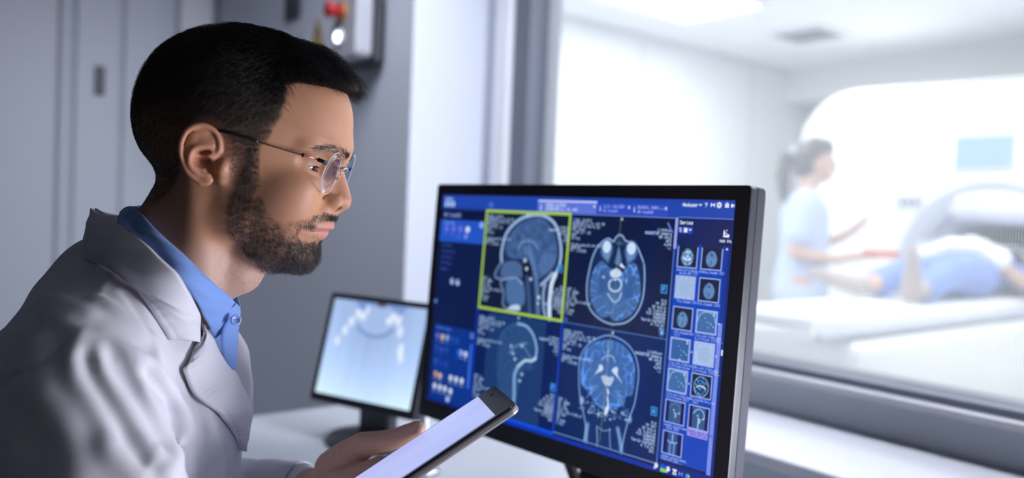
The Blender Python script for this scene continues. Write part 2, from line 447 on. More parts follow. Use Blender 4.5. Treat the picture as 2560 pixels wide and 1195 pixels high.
# ------------------------------------------------------------------ screen pictures, drawn with numpy
PL = {
 'sag_skin': [(455,296),(448,264),(453,218),(471,167),(512,124),(565,95),(626,81),(674,79),(724,92),(768,123),(795,177),(808,223),(807,278),(787,326),(771,366),(768,413),(767,456),(775,506)],
 'sag_face': [(455,296),(435,322),(417,354),(426,370),(456,375),(462,400),(480,425),(484,457),(485,484),(508,502),(547,504),(579,502)],
 'sag_brain': [(473,226),(495,170),(550,120),(628,95),(688,93),(743,132),(779,190),(789,232),(776,284),(740,326),(696,351),(667,337),(632,282),(582,275),(518,277),(484,262)],
 'sag_cc': [(554,230),(567,207),(609,193),(647,200),(671,223)],
 'sag_stem': [(629,252),(652,294),(679,362),(692,421),(705,498)],
 'sag_th': [(582,224),(618,213),(644,229),(635,256),(598,254)],
 'sag_tongue': [(499,378),(549,365),(598,378),(619,429),(613,474),(564,484),(518,476),(499,433)],
 'sag_pal': [(462,377),(517,365),(561,361),(595,383)],
 'sag_nas': [(458,318),(488,293),(552,288),(593,316),(604,351),(548,356),(464,366)],
 'sag_jaw': [(515,501),(544,482),(588,477),(597,495),(579,502),(534,504)],
 'sag_nk1': [(769,323),(743,349),(711,376)],
 'sag_nk2': [(734,374),(727,405),(733,460),(750,509)],
 'sag_nk3': [(622,349),(641,427),(659,521)],
 'sag_d': [(601,280),(615,315),(645,358),(702,431),(700,457)],
 'ax_skull': [(1106,143),(1092,155),(1080,171),(1055,161),(1024,176),(997,206),(979,248),(970,292),(964,336),(966,380),(977,426),(1003,458),(1047,482),(1097,493),(1133,490),(1174,478),(1211,449),(1235,409),(1245,367),(1246,326),(1243,286),(1235,246),(1217,214),(1199,187),(1177,171),(1148,167),(1135,161),(1123,147),(1106,143)],
 'ax_brain': [(1027,251),(1061,268),(1106,289),(1138,287),(1165,255),(1195,249),(1214,280),(1225,316),(1232,360),(1222,407),(1191,451),(1142,476),(1116,478),(1088,464),(1052,475),(1009,440),(984,395),(979,344),(992,290)],
 'ax_cis': [(1077,292),(1092,280),(1110,274),(1132,287),(1129,304),(1104,313),(1082,308)],
 'ax_mid': [(1084,325),(1076,343),(1085,359),(1109,365),(1132,354),(1137,333),(1125,317)],
 'ax_midin': [(1091,320),(1088,338),(1097,351),(1108,355),(1121,347),(1127,332),(1117,318),(1106,327)],
 'ax_eye': [(1050,194),(1171,193)],
 'ax_nose': [(1109,192),(1102,222),(1097,256),(1119,263),(1129,254),(1123,221)],
 'ax_cb': [(1073,377),(1097,400),(1114,407),(1133,392),(1141,366)],
 'co_skull': [(1016,971),(1019,913),(992,842),(973,788),(963,731),(958,674),(968,628),(998,587),(1039,559),(1091,539),(1139,542),(1188,558),(1225,589),(1246,629),(1254,673),(1251,728),(1245,780),(1224,844),(1211,906),(1202,963)],
 'co_brain': [(968,657),(988,610),(1028,575),(1093,556),(1153,559),(1202,586),(1233,636),(1239,690),(1231,746),(1203,758),(1200,784),(1168,810),(1123,826),(1074,825),(1041,798),(1016,774),(982,757),(970,706)],
 'co_v1': [(1062,658),(1077,660),(1082,676),(1062,689),(1042,702),(1031,716),(1047,692),(1058,676)],
 'co_v2': [(1146,653),(1155,663),(1155,682),(1174,702),(1181,712),(1159,695),(1130,677),(1126,668)],
 'co_cc': [(1072,638),(1088,623),(1109,615),(1127,621),(1137,634)],
 'co_mid': [(1076,703),(1096,695),(1115,699),(1132,693),(1139,704),(1124,730),(1101,734),(1084,719)],
 'co_4v': [(1108,742),(1121,759),(1112,779),(1118,806),(1108,827),(1107,846),(1121,841),(1124,805)],
 'co_n': [(1027,902),(1025,936),(1026,969)],
 'co_n2': [(1074,901),(1083,955),(1082,975)],
 'co_n3': [(1139,895),(1144,940),(1150,967)],
 'co_n4': [(1177,886),(1193,929),(1203,968)],
 'co_n5': [(1077,900),(1108,909),(1142,897)],
 's2_sk': [(482,647),(509,599),(583,558),(646,563),(696,605),(719,666),(708,699),(649,715),(606,738)],
 's2_sp': [(614,737),(605,793),(606,858),(605,913)],
 's2_a': [(553,692),(595,652),(654,633)],
 's2_poly': [(401,534),(731,525),(767,942),(633,951),(415,896)],
}
GLYPHS = ("0000000000 00005F0000 0007000700 147F147F14 242A7F2A12 2313086462 3649562050 0008070300 001C224100 0041221C00 2A1C7F1C2A 08083E0808 "
 "0080703000 0808080808 0000606000 2010080402 3E5149453E 00427F4000 7249494946 2141494D33 1814127F10 2745454539 3C4A494931 4121110907 3649494936 464949291E "
 "0000140000 0040340000 0008142241 1414141414 0041221408 0201590906 3E415D594E 7C1211127C 7F49494936 3E41414122 7F4141413E 7F49494941 7F09090901 3E41415173 "
 "7F0808087F 00417F4100 2040413F01 7F08142241 7F40404040 7F021C027F 7F0408107F 3E4141413E 7F09090906 3E4151215E 7F09192946 2649494932 03017F0103 3F4040403F "
 "1F2040201F 3F4038403F 6314081463 0304780403 6159494D43 007F414141 0204081020 004141417F 0402010204 4040404040 0003070800 2054547840 7F28444438 3844444428 "
 "384444287F 3854545418 00087E0902 18A4A49C78 7F08040478 00447D4000 2040403D00 7F10284400 00417F4000 7C04780478 7C08040478 3844444438 FC18242418 18242418FC "
 "7C08040408 4854545424 04043F4424 3C4040207C 1C2040201C 3C4030403C 4428102844 4C9090907C 4464544C44").split()

class Pic:
    def __init__(s, w, h, bg):
        s.w, s.h = w, h
        s.a = np.empty((h, w, 3), np.float32); s.a[:] = bg
    def win(s, x0, y0, x1, y1):
        x0 = max(0, int(x0)); y0 = max(0, int(y0)); x1 = min(s.w, int(x1) + 1); y1 = min(s.h, int(y1) + 1)
        if x1 <= x0 or y1 <= y0: return None
        X, Y = np.meshgrid(np.arange(x0, x1) + .5, np.arange(y0, y1) + .5)
        return s.a[y0:y1, x0:x1], X.astype(np.float32), Y.astype(np.float32)
    def mix(s, v, m, col):
        m = m[..., None]; v[:] = v * (1 - m) + np.array(col, np.float32) * m
    def rect(s, x0, y0, x1, y1, col, al=1.0):
        q = s.win(x0 - 1, y0 - 1, x1 + 1, y1 + 1)
        if q is None: return
        v, X, Y = q
        m = np.clip(np.minimum(np.minimum(X - x0, x1 - X), np.minimum(Y - y0, y1 - Y)) + .5, 0, 1) * al
        s.mix(v, m, col)
    def frame(s, x0, y0, x1, y1, w, col):
        s.rect(x0, y0, x1, y0 + w, col); s.rect(x0, y1 - w, x1, y1, col); s.rect(x0, y0, x0 + w, y1, col); s.rect(x1 - w, y0, x1, y1, col)
    @staticmethod
    def dist(X, Y, P):
        d = np.full(X.shape, 1e9, np.float32)
        for (ax, ay), (bx, by) in zip(P, P[1:]):
            dx, dy = bx - ax, by - ay; l = dx * dx + dy * dy + 1e-6
            t = np.clip(((X - ax) * dx + (Y - ay) * dy) / l, 0, 1)
            d = np.minimum(d, (X - ax - t * dx) ** 2 + (Y - ay - t * dy) ** 2)
        return np.sqrt(d)
    @staticmethod
    def inside(X, Y, P):
        c = np.zeros(X.shape, bool); n = len(P)
        for i in range(n):
            (ax, ay), (bx, by) = P[i], P[(i + 1) % n]
            if ay == by: continue
            c ^= ((ay > Y) != (by > Y)) & (X < (bx - ax) * (Y - ay) / (by - ay) + ax)
        return c
    def spline(s, P, closed=False, n=6):
        out = []; k = len(P)
        for i in range(k if closed else k - 1):
            p0, p1, p2, p3 = (P[(i - 1) % k] if closed or i else P[0]), P[i], P[(i + 1) % k], (P[(i + 2) % k] if closed or i + 2 < k else P[-1])
            for j in range(n):
                t = j / n
                out.append(tuple(.5 * (2 * p1[c] + (p2[c] - p0[c]) * t + (2 * p0[c] - 5 * p1[c] + 4 * p2[c] - p3[c]) * t * t + (3 * p1[c] - p0[c] - 3 * p2[c] + p3[c]) * t ** 3) for c in (0, 1)))
        if not closed: out.append(P[-1])
        return out
    def stroke(s, P, w, col, al=1.0, soft=1.5, closed=False, sm=True):
        if sm and len(P) > 2: P = s.spline(P, closed)
        if closed: P = list(P) + [P[0]]
        xs = [p[0] for p in P]; ys = [p[1] for p in P]; g = w + soft * 2 + 2
        q = s.win(min(xs) - g, min(ys) - g, max(xs) + g, max(ys) + g)
        if q is None: return
        v, X, Y = q
        s.mix(v, np.clip((w / 2 + soft / 2 - s.dist(X, Y, P)) / soft, 0, 1) * al, col)
    def poly(s, P, col, al=1.0, soft=1.5, sm=True, tex=None):
        if sm: P = s.spline(P, True, 4)
        xs = [p[0] for p in P]; ys = [p[1] for p in P]; g = soft * 2
        q = s.win(min(xs) - g, min(ys) - g, max(xs) + g, max(ys) + g)
        if q is None: return
        v, X, Y = q
        d = s.dist(X, Y, list(P) + [P[0]]); d = np.where(s.inside(X, Y, P), d, -d)
        m = np.clip(d / soft + .5, 0, 1) * al
        c = np.array(col, np.float32)
        if tex is not None: c = c * tex(X, Y, d)[..., None]
        v[:] = v * (1 - m[..., None]) + c * m[..., None]
    def blob(s, x, y, rx, ry, col, al=1.0, soft=1.5):
        q = s.win(x - rx - 4, y - ry - 4, x + rx + 4, y + ry + 4)
        if q is None: return
        v, X, Y = q
        r = min(rx, ry); d = (1 - np.sqrt(((X - x) / rx) ** 2 + ((Y - y) / ry) ** 2)) * r
        s.mix(v, np.clip(d / soft + .5, 0, 1) * al, col)
    def text(s, x, y, t, h, col, right=False, al=1.0, wf=.86):
        sc = h / 7.0; cw = 6 * sc * wf
        if right: x = x - cw * len(t)
        for i, ch in enumerate(t):
            g = GLYPHS[min(max(ord(ch) - 32, 0), len(GLYPHS) - 1)]
            cols = [int(g[2 * k:2 * k + 2], 16) for k in range(5)]
            bmp = np.zeros((12, 9), np.float32)
            for cx_ in range(5):
                for r in range(8):
                    if cols[cx_] >> r & 1: bmp[r + 2, cx_ + 2] = 1
            q = s.win(x + i * cw - 1, y - 1, x + (i + 1) * cw + 1, y + 8 * sc + 1)
            if q is None: continue
            v, X, Y = q
            fx = np.clip((X - x - i * cw) / (sc * wf) + 1.5, 0, 7.99); fy = np.clip((Y - y) / sc + 1.5, 0, 10.99)
            ix = fx.astype(int); iy = fy.astype(int); tx = fx - ix; ty = fy - iy
            m = bmp[iy, ix] * (1 - tx) * (1 - ty) + bmp[iy, np.minimum(ix + 1, 8)] * tx * (1 - ty) + bmp[np.minimum(iy + 1, 11), ix] * (1 - tx) * ty + bmp[np.minimum(iy + 1, 11), np.minimum(ix + 1, 8)] * tx * ty
            s.mix(v, np.clip(m * 2.1, 0, 1) * al, col)
    def image(s, name):
        im = bpy.data.images.new(name, s.w, s.h, alpha=False, float_buffer=False)
        px = np.ones((s.h, s.w, 4), np.float32); px[..., :3] = np.clip(s.a[::-1], 0, 1)
        im.pixels.foreach_set(px.ravel()); im.update(); im.pack()
        return im

def noise2(X, Y, sc, seed=0):
    r = np.random.default_rng(seed); out = np.zeros(X.shape, np.float32)
    for k in range(7):
        a = r.uniform(0, 2 * pi); f = sc * r.uniform(.6, 1.7); ph = r.uniform(0, 6.3)
        out += np.sin((X * cos(a) + Y * sin(a)) * f + ph + 1.6 * np.sin((X * sin(a) - Y * cos(a)) * f * .6 + ph * 2))
    return out / 4.0

def C8(*c): return tuple(v / 255 for v in c)

def paint_reading_screen():
    p = Pic(1600, 1000, C8(8, 26, 74))
    # header
    p.rect(0, 0, 1600, 68, C8(30, 70, 172)); p.rect(0, 0, 1600, 8, C8(42, 62, 160), .6); p.rect(0, 60, 320, 74, C8(20, 50, 130), .6)
    p.rect(651, 16, 982, 66, C8(95, 115, 215)); p.rect(651, 14, 982, 22, C8(190, 205, 250))
    p.rect(984, 22, 1150, 66, C8(48, 76, 188)); p.rect(1152, 22, 1326, 66, C8(48, 76, 188))
    lt = C8(205, 220, 250)
    p.text(700, 28, 'HODAK_ZLATKO', 13, lt); p.text(700, 45, '*1980-02-11, M, 44Y', 13, lt); p.text(664, 32, 'i', 24, lt)
    p.text(1016, 28, 'ILIC, DALIBOR', 11, C8(150, 165, 240)); p.text(1016, 46, 'MR View&GO', 10, C8(150, 165, 240)); p.text(994, 32, 'i', 20, lt)
    p.text(1186, 28, 'BOJKOV, DANI...', 11, C8(165, 180, 245)); p.text(1186, 46, 'MR View&GO', 10, C8(165, 180, 245)); p.text(1164, 32, 'i', 20, lt)
    for x in (969, 1144, 1316): p.text(x - 5, 26, 'x', 15, (1, 1, 1))
    W1 = C8(238, 244, 255)
    p.text(1388, 13, 'Meduser', 13, W1); p.poly([(1456, 16), (1470, 16), (1463, 24)], W1, sm=False)
    p.text(1481, 11, '?', 16, W1)
    p.poly([(1505, 10), (1514, 17), (1505, 27)], W1, sm=False); p.poly([(1522, 10), (1513, 17), (1522, 27)], W1, sm=False)
    p.blob(1539, 18, 8, 9, W1); p.blob(1539, 18, 3, 3.5, C8(30, 70, 172))
    for k in range(8): p.blob(1539 + 9 * cos(k * pi / 4), 18 + 10 * sin(k * pi / 4), 2, 2.2, W1)
    p.rect(1562, 13, 1578, 26, W1); p.frame(1566, 8, 1574, 15, 2, W1); p.rect(1562, 19, 1578, 20, C8(30, 70, 172))
    p.rect(1586, 13, 1594, 25, W1); p.poly([(1594, 19), (1600, 13), (1600, 25)], W1, sm=False)
    # top-left icons
    p.text(22, 10, 'syngo', 15, C8(190, 215, 250))
    for k in range(3): p.blob(30 + 27 * k, 44, 10, 14, C8(190, 220, 250)); p.blob(30 + 27 * k, 44, 3, 5, C8(60, 100, 190))
    p.blob(352, 42, 13, 13, C8(110, 135, 215), .7); p.blob(352, 42, 5, 8, C8(60, 95, 200))
    # left tool panel
    p.rect(0, 74, 318, 120, C8(8, 20, 62)); p.text(22, 88, 'MR View&GO', 17, C8(150, 170, 235))
    p.rect(0, 120, 318, 226, C8(34, 84, 196)); p.text(26, 128, 'Favorites', 12, C8(140, 165, 235))
    for k in range(4):
        c = C8(120, 120, 225) if k < 3 else W1
        p.blob(48 + 52 * k, 162, 15, 15, c, .9); p.blob(48 + 52 * k, 160, 6, 6, C8(34, 84, 196), .6 if k < 3 else .15); p.text(28 + 52 * k, 184, 'Tool', 9, c, al=.8)
        if k > 1: p.text(28 + 52 * k, 196, 'Set', 9, c, al=.8)
    p.blob(300, 137, 14, 14, C8(170, 200, 250)); p.blob(300, 137, 6, 6, C8(34, 84, 196))
    for k in range(5):
        p.text(30, 236 + 29 * k, ('Patient', 'Evaluation', '2D Tools', '3D Tools', 'Report')[k], 13, C8(58, 80, 170))
    for k in range(2): p.blob(122 + 42 * k, 414 + 2 * k, 13, 15, C8(170, 205, 245)); p.blob(126 + 42 * k, 410, 5, 5, C8(20, 50, 120))
    p.blob(12, 520, 8, 9, C8(110, 160, 235))
    p.rect(24, 628, 318, 1000, C8(6, 52, 140), .95); p.text(34, 636, 'Corner Menu', 14, C8(90, 120, 215))
    p.rect(292, 690, 305, 895, C8(60, 110, 230))
    p.blob(297, 652, 12, 13, C8(120, 160, 220)); p.blob(297, 652, 7, 8, C8(6, 52, 140))
    ic = [(48, 684, C8(110, 120, 215)), (86, 686, C8(245, 205, 120)), (122, 684, C8(150, 185, 240)), (162, 686, C8(40, 80, 170)), (196, 688, C8(40, 80, 170)),
          (48, 740, C8(40, 72, 175)), (86, 746, C8(52, 84, 185)), (124, 742, C8(40, 72, 175)), (230, 740, C8(190, 205, 245)), (264, 742, C8(220, 235, 255)), (214, 740, C8(40, 110, 240)),
          (52, 806, C8(52, 84, 185)), (92, 808, C8(30, 60, 165)), (130, 810, C8(40, 70, 172)),
          (58, 868, C8(240, 170, 120)), (92, 872, C8(245, 210, 170)), (128, 872, C8(30, 60, 150)), (172, 868, W1), (212, 868, W1), (252, 868, W1),
          (58, 926, W1), (98, 926, W1), (136, 926, W1), (178, 930, W1), (162, 972, C8(200, 220, 250))]
    for x, y, c in ic:
        p.blob(x, y, 13, 14, c, .92); p.blob(x, y, 5, 5, C8(6, 52, 140), .35); p.text(x - 14, y + 18, 'View', 9, c, al=.75)
    # image segments
    def seg(x0, y0, x1, y1, bg): p.rect(x0, y0, x1, y1, bg)
    seg(320, 68, 846, 516, C8(15, 27, 58)); seg(848, 68, 1366, 516, C8(12, 26, 64)); seg(320, 518, 846, 974, C8(4, 30, 88)); seg(848, 518, 1366, 974, C8(2, 34, 92))
    p.rect(401, 528, 760, 974, C8(42, 78, 128), .55)
    a = p.a[528:974, 401:760]; a += (rng.random(a.shape[:2])[..., None] - .5).astype(np.float32) * .04
    p.rect(1225, 80, 1290, 512, C8(6, 26, 82), .5); p.rect(1250, 530, 1300, 970, C8(0, 34, 104), .5)
    g1, g2, g3 = C8(168, 196, 235), C8(205, 225, 248), C8(70, 104, 158)
    # sagittal head
    S = PL
    p.poly(S['sag_skin'] + S['sag_face'][::-1], C8(34, 50, 88), .9, 4, sm=False)
    p.poly(S['sag_nas'], C8(86, 116, 166), .8, 5); p.poly([(590, 300), (640, 300), (640, 370), (600, 360)], C8(14, 22, 46), .9, 8)
    p.poly(S['sag_brain'], C8(62, 92, 142), 1, 4, tex=lambda X, Y, d: 1 + .13 * noise2(X, Y, .12, 3) * np.clip(d / 12, 0, 1) + .05 * noise2(X, Y, .4, 5))
    p.poly(S['sag_th'], C8(86, 120, 172), .7, 8)
    p.stroke(S['sag_cc'], 12, C8(112, 146, 190), .8, 8); p.stroke(S['sag_stem'], 24, C8(92, 128, 178), .85, 10); p.stroke(S['sag_nk3'], 18, C8(66, 96, 146), .8, 8)
    p.poly([(700, 250), (780, 240), (775, 290), (735, 325), (690, 320)], C8(82, 116, 168), .7, 10, tex=lambda X, Y, d: 1 + .12 * np.sin(Y * .7))
    p.poly(S['sag_tongue'], C8(80, 116, 168), .9, 6); p.stroke(S['sag_pal'], 9, C8(150, 180, 220), .8, 4)
    p.poly(S['sag_jaw'], g2, .9, 4)
    p.stroke(S['sag_skin'], 15, C8(160, 190, 232), .95, 3); p.stroke(S['sag_face'], 9, C8(130, 165, 212), .8, 4)
    p.stroke([(787, 326), (771, 366), (768, 413), (767, 456), (775, 512)], 22, g2, .95, 3)
    p.stroke(S['sag_nk1'], 16, g1, .85, 5); p.stroke(S['sag_nk2'], 14, g1, .8, 5)
    for (x, y), r in zip(S['sag_d'], (9, 9, 8, 9, 6)): p.blob(x, y, r, r, g2, .9, 4)
    p.frame(322, 64, 850, 520, 13, C8(150, 190, 58)); p.frame(327, 69, 845, 515, 3, C8(190, 215, 110))
    # axial head
    p.poly(S['ax_skull'], C8(20, 40, 84), 1, 3)
    p.stroke(S['ax_skull'], 7, C8(150, 185, 228), .95, 3)
    p.stroke([(1235, 240), (1225, 300), (1238, 360), (1222, 415), (1190, 452)], 2, C8(20, 40, 84), .9)
    def gyri(seed, f): return lambda X, Y, d: 1 + .75 * np.clip(1 - np.abs(noise2(X, Y, f, seed)) * 4.5, 0, 1) * np.clip(1 - d / 62, 0, 1) ** .6 * np.clip(d / 4, 0, 1) + .07 * noise2(X, Y, .3, seed + 1)
    p.poly(S['ax_brain'], C8(66, 104, 162), 1, 3, tex=gyri(11, .085))
    p.poly([(1040, 290), (1075, 300), (1070, 360), (1030, 380), (1010, 340)], C8(44, 80, 140), .55, 20)
    p.poly([(1150, 300), (1185, 290), (1205, 350), (1170, 390), (1145, 360)], C8(44, 80, 140), .55, 20)
    for x, y in S['ax_eye']:
        p.blob(x, y + 10, 30, 40, C8(96, 134, 188), .8, 10); p.poly([(x - 18, y + 22), (x + 18, y + 22), (x + (12 if x < 1100 else -12), y + 66)], C8(120, 158, 208), .6, 9)
        p.blob(x, y, 21, 24, C8(200, 222, 248), 1, 3)
    p.poly(S['ax_nose'], C8(104, 142, 194), .8, 5); p.blob(1112, 176, 24, 7, C8(60, 90, 140), .8, 6)
    p.poly(S['ax_cis'], g2, .95, 6); p.blob(1130, 262, 7, 7, W1); p.blob(1141, 268, 5, 5, W1)
    p.stroke(S['ax_mid'], 7, g2, .9, 3, closed=True); p.poly(S['ax_midin'], C8(50, 84, 142), .95, 3)
    p.stroke(S['ax_cb'], 5, g2, .85, 3); p.stroke([(1084, 377), (1100, 392), (1112, 398), (1126, 388), (1134, 370)], 3, C8(120, 160, 210), .8)
    p.blob(1046, 314, 9, 6, g1, .8, 4); p.blob(1160, 318, 4, 10, g1, .8, 4)
    p.stroke([(1109, 410), (1112, 470)], 3, C8(40, 70, 130), .8)
    for k in range(46):
        yy = 76 + k * 9.4; p.rect(1107.5, yy, 1110.5, yy + 5, C8(150, 170, 60), .9)
    # coronal head
    p.poly(S['co_skull'], C8(10, 44, 104), .85, 6)
    p.poly(S['co_brain'], C8(60, 102, 168), 1, 3, tex=gyri(23, .075))
    p.stroke([(1096, 560), (1100, 640)], 3, C8(190, 214, 245), .8)
    p.stroke(S['co_skull'], 6, C8(135, 175, 226), .9, 3)
    p.poly(S['co_v1'], g2, .95, 3); p.poly(S['co_v2'], g2, .95, 3); p.stroke(S['co_cc'], 6, C8(150, 185, 230), .85, 3)
    p.poly(S['co_mid'], g2, .9, 7, tex=lambda X, Y, d: .85 + .25 * np.abs(noise2(X, Y, .3, 4)))
    p.poly(S['co_4v'], W1, .95, 4)
    for sx in (-1, 1):
        for k in range(7):
            p.stroke([(1104 + sx * (40 + 7 * k), 748 + 6 * k), (1104 + sx * (72 + 4 * k), 744 + 10 * k)], 1.6, C8(170, 200, 240), .8)
    r2 = np.random.default_rng(5)
    for k in range(90):
        a, b = r2.uniform(-1, 1), r2.uniform(0, 1)
        x, y = 1104 + a * 125, 822 + 44 * abs(a) * .2 + b * 46 - abs(a) * 30
        p.blob(x, y, r2.uniform(2, 8), r2.uniform(2, 6), C8(175, 205, 242), r2.uniform(.25, .9), 3)
    for nm, w_ in (('co_n', 16), ('co_n2', 6), ('co_n3', 5), ('co_n4', 16), ('co_n5', 4)):
        p.stroke(S[nm], w_, C8(150, 188, 236), .8, w_ * .8)
    for x in (985, 1231): p.blob(x, 815 if x < 1000 else 838, 9, 16, C8(150, 188, 236), .7, 6)
    for k in range(46):
        yy = 524 + k * 9.4; p.rect(1103.5 - k * .22, yy, 1106.5 - k * .22, yy + 5, C8(170, 185, 50), .9)
    # lower-left sagittal
    p.poly([(482, 647), (509, 599), (583, 558), (646, 563), (700, 605), (719, 666), (700, 740), (640, 760), (610, 900), (520, 900), (480, 760)], C8(50, 88, 138), .6, 20, tex=lambda X, Y, d: 1 + .12 * noise2(X, Y, .15, 8))
    p.stroke([(482, 650), (500, 610), (545, 572), (600, 556)], 6, C8(80, 118, 165), .6, 9); p.stroke([(590, 557), (646, 563), (690, 596), (715, 650), (712, 694)], 11, C8(160, 198, 236), .9, 8)
    p.stroke([(712, 690), (690, 704), (655, 708), (632, 724), (612, 742)], 13, C8(200, 224, 250), .9, 7); p.stroke([(632, 640), (660, 672), (690, 696)], 6, C8(120, 160, 205), .7, 6)
    p.stroke([(612, 742), (596, 780), (600, 830), (604, 880), (600, 930)], 17, C8(150, 190, 230), .85, 12); p.stroke(S['s2_a'], 8, C8(120, 160, 205), .7, 6)
    for x, y in ((560, 660), (575, 690), (590, 712), (640, 770), (630, 800), (625, 650)): p.blob(x, y, 8, 7, g2, .8, 5)
    # annotation text
    T1 = C8(178, 205, 240)
    left = ['HODAK, ZLATKO', '*1980-02-11, M, 44Y 5M', '2024-07-12 09:41:22', 'KBC Study', '1 IMA 13 / 25', 'MPR', 'SP H12', '', 't2_spc_sag_p2_iso 0.9', 'NORM\\FM', 'PF: 1/DIS2D']
    right = ['LifeScan', 'MAGNETOM Sempra', 'MR A412', 'HFS', '+LPH', '->']
    lo = ['CAP: 1', 'TR: 5000', 'TE: 98', 'TA 2:04', 'COIL: HE1-4;NE1,2', 'BW 220', 'A2', 'W 1240', 'C 612']
    lor = ['5/4', 'TP 457', 'SP H18.4', 'SL 5.0/6.0', 'FoV 230*230', '320*320', 'Tse\\Gr\\A|FM|FS', 'W 712.01', '2A1', '']
    for (x0, y0, x1, y1) in ((340, 78, 842, 512), (860, 78, 1352, 514), (338, 540, 838, 960), (862, 534, 1352, 966)):
        for k, t in enumerate(left): p.text(x0, y0 + 10 + 12.5 * k, t, 10.5, T1, al=.95)
        for k, t in enumerate(lo): p.text(x0, y1 - 142 + 12.5 * k, t, 10.5, T1, al=.95)
        for k, t in enumerate(right): p.text(x1, y0 + (32 if x0 > 800 else 44) + 13.5 * k, t, 11 if x0 > 800 else 10, T1, right=True)
        for k, t in enumerate(lor): p.text(x1, y1 - 142 + 13 * k, t, 10.5, T1, right=True)
        p.text(x0 + 250, y0 - 2 if y0 < 500 else y0 - 14, 'H', 12, W1)
    for x, y, c in ((812, 300, 'P'), (1336, 334, 'F'), (826, 792, 'P'), (1336, 786, 'A')):
        p.rect(x - 14, y - 16, x + 14, y + 16, C8(10, 80, 165), .8); p.frame(x - 14, y - 16, x + 14, y + 16, 3, C8(70, 160, 235)); p.text(x - 6, y - 9, c, 17, C8(100, 180, 245))
    for k in range(8): p.stroke([(1342, 495), (1342 + 15 * cos(k * pi / 4), 495 + 17 * sin(k * pi / 4))], 3, C8(70, 130, 225))
    p.blob(1342, 495, 7, 8, C8(130, 180, 245)); p.blob(867, 92, 9, 9, C8(40, 80, 180)); p.blob(866, 504, 10, 10, C8(50, 80, 190))
    p.stroke([(1330, 90), (1352, 122)], 7, C8(100, 120, 215), sm=False)
    # grid lines
    p.rect(844, 518, 850, 972, C8(20, 70, 225)); p.rect(318, 520, 324, 974, C8(20, 60, 215)); p.rect(850, 515, 1364, 518, C8(90, 125, 195)); p.rect(320, 972, 848, 984, C8(10, 80, 230))
    p.rect(848, 970, 1368, 974, C8(110, 150, 215)); p.rect(848, 68, 1368, 71, C8(120, 145, 225)); p.rect(1364, 68, 1369, 985, C8(80, 120, 205)); p.rect(1362, 68, 1374, 182, C8(150, 165, 240))
    p.rect(0, 984, 1600, 1000, C8(4, 34, 130)); p.rect(324, 984, 1360, 1000, C8(6, 50, 165))
    # series column
    p.rect(1376, 68, 1600, 162, C8(12, 34, 92)); p.rect(1374, 64, 1600, 68, C8(90, 120, 220)); p.text(1382, 78, 'Series', 13, W1)
    p.rect(1380, 100, 1438, 124, C8(30, 72, 190)); p.text(1382, 104, '%', 15, W1); p.rect(1402, 104, 1416, 120, W1); p.poly([(1421, 107), (1435, 107), (1428, 115)], W1, sm=False)
    p.text(1552, 138, 'Add Study', 10, W1); p.blob(1568, 108, 3, 3, W1); p.rect(1565, 111, 1571, 130, W1); p.rect(1572, 122, 1588, 130, W1); p.blob(1578, 106, 2.5, 2.5, W1); p.stroke([(1571, 114), (1588, 122)], 3, W1, sm=False)
    p.rect(1376, 162, 1584, 950, C8(6, 66, 184)); p.rect(1584, 162, 1600, 985, C8(10, 40, 120)); p.rect(1576, 162, 1592, 430, C8(14, 52, 150))
    p.poly([(1584, 166), (1590, 174), (1578, 174)], W1, sm=False); p.rect(1574, 430, 1590, 985, C8(118, 142, 235)); p.rect(1594, 520, 1600, 540, W1)
    labs = [('ep2d_diff_3scan_tra', 'ce_p2_ADC [7]'), ('Mag_Images [8]', ''), ('Pha_Images [9]', ''), ('SWI_Images [10]', ''), ('mIP_Images(SW)', '[11]'), ('flow_csf_fl2d_sag_', '6_in-plane [14][1...'),
            ('flow_csf_fl2d_tra_1', '0_through-plane'), ('flow_csf_fl2d_sag_', '4_in-plane [19][2...'), ('flow_csf_fl2d_sag_', '12_in-plane [21]'), ('t2_ciss3d_tra_iso', '[24]'), ('vessel_scout_head_', 'MSUM [25]'), ('vessel_scout_head_', 'MSUM_MIP_SA...'), ('vessel_scout_head_', 'MSUM_MIP_COR...')]
    fr = C8(165, 180, 240)
    for k in range(13):
        cx, cy = (1426, 1526)[k % 2], 207 + 113 * (k // 2); x0, x1, y0, y1 = cx - 40, cx + 40, cy - 40, cy + 39
        kind = ('br', 'br2', 'noi', 'br2', 'br3', 'fl', 'fl3', 'noi2', 'fl', 'sk', 'sg', 'sg2', 'cor')[k]
        if k == 11: p.rect(x0 - 2, y1, x1 + 2, y1 + 30, C8(150, 150, 235))
        bg = {'noi': C8(160, 184, 222), 'noi2': C8(165, 190, 228), 'fl': C8(62, 108, 166), 'fl3': C8(50, 96, 160), 'sg': C8(8, 22, 90), 'sg2': C8(8, 22, 90), 'cor': C8(6, 20, 92)}.get(kind, C8(18, 34, 66))
        p.rect(x0, y0, x1, y1, bg)
        v, X, Y = p.win(x0, y0, x1, y1)
        if kind[:3] == 'noi':
            v += ((rng.random(v.shape[:2]) - .5) * .34 * np.clip(((X - cx) ** 2 + (Y - cy) ** 2) / 1100, .12, 1.4))[..., None].astype(np.float32)
            p.blob(cx, cy + 2, 25, 28, C8(150, 180, 222), .55, 8)
        elif kind[:2] == 'br':
            r = 25 if kind != 'br' else 28
            P_ = [(cx + r * .92 * cos(a) * (1 - .14 * max(0, -sin(a))), cy + 3 + (r + 4) * sin(a)) for a in np.linspace(0, 2 * pi, 14)[:-1]]
            p.poly(P_, C8(96, 134, 184) if kind != 'br' else C8(110, 150, 198), 1, 3, tex=lambda X, Y, d: 1 + (.5 if kind == 'br' else .1) * noise2(X, Y, .35 if kind == 'br' else .2, k))
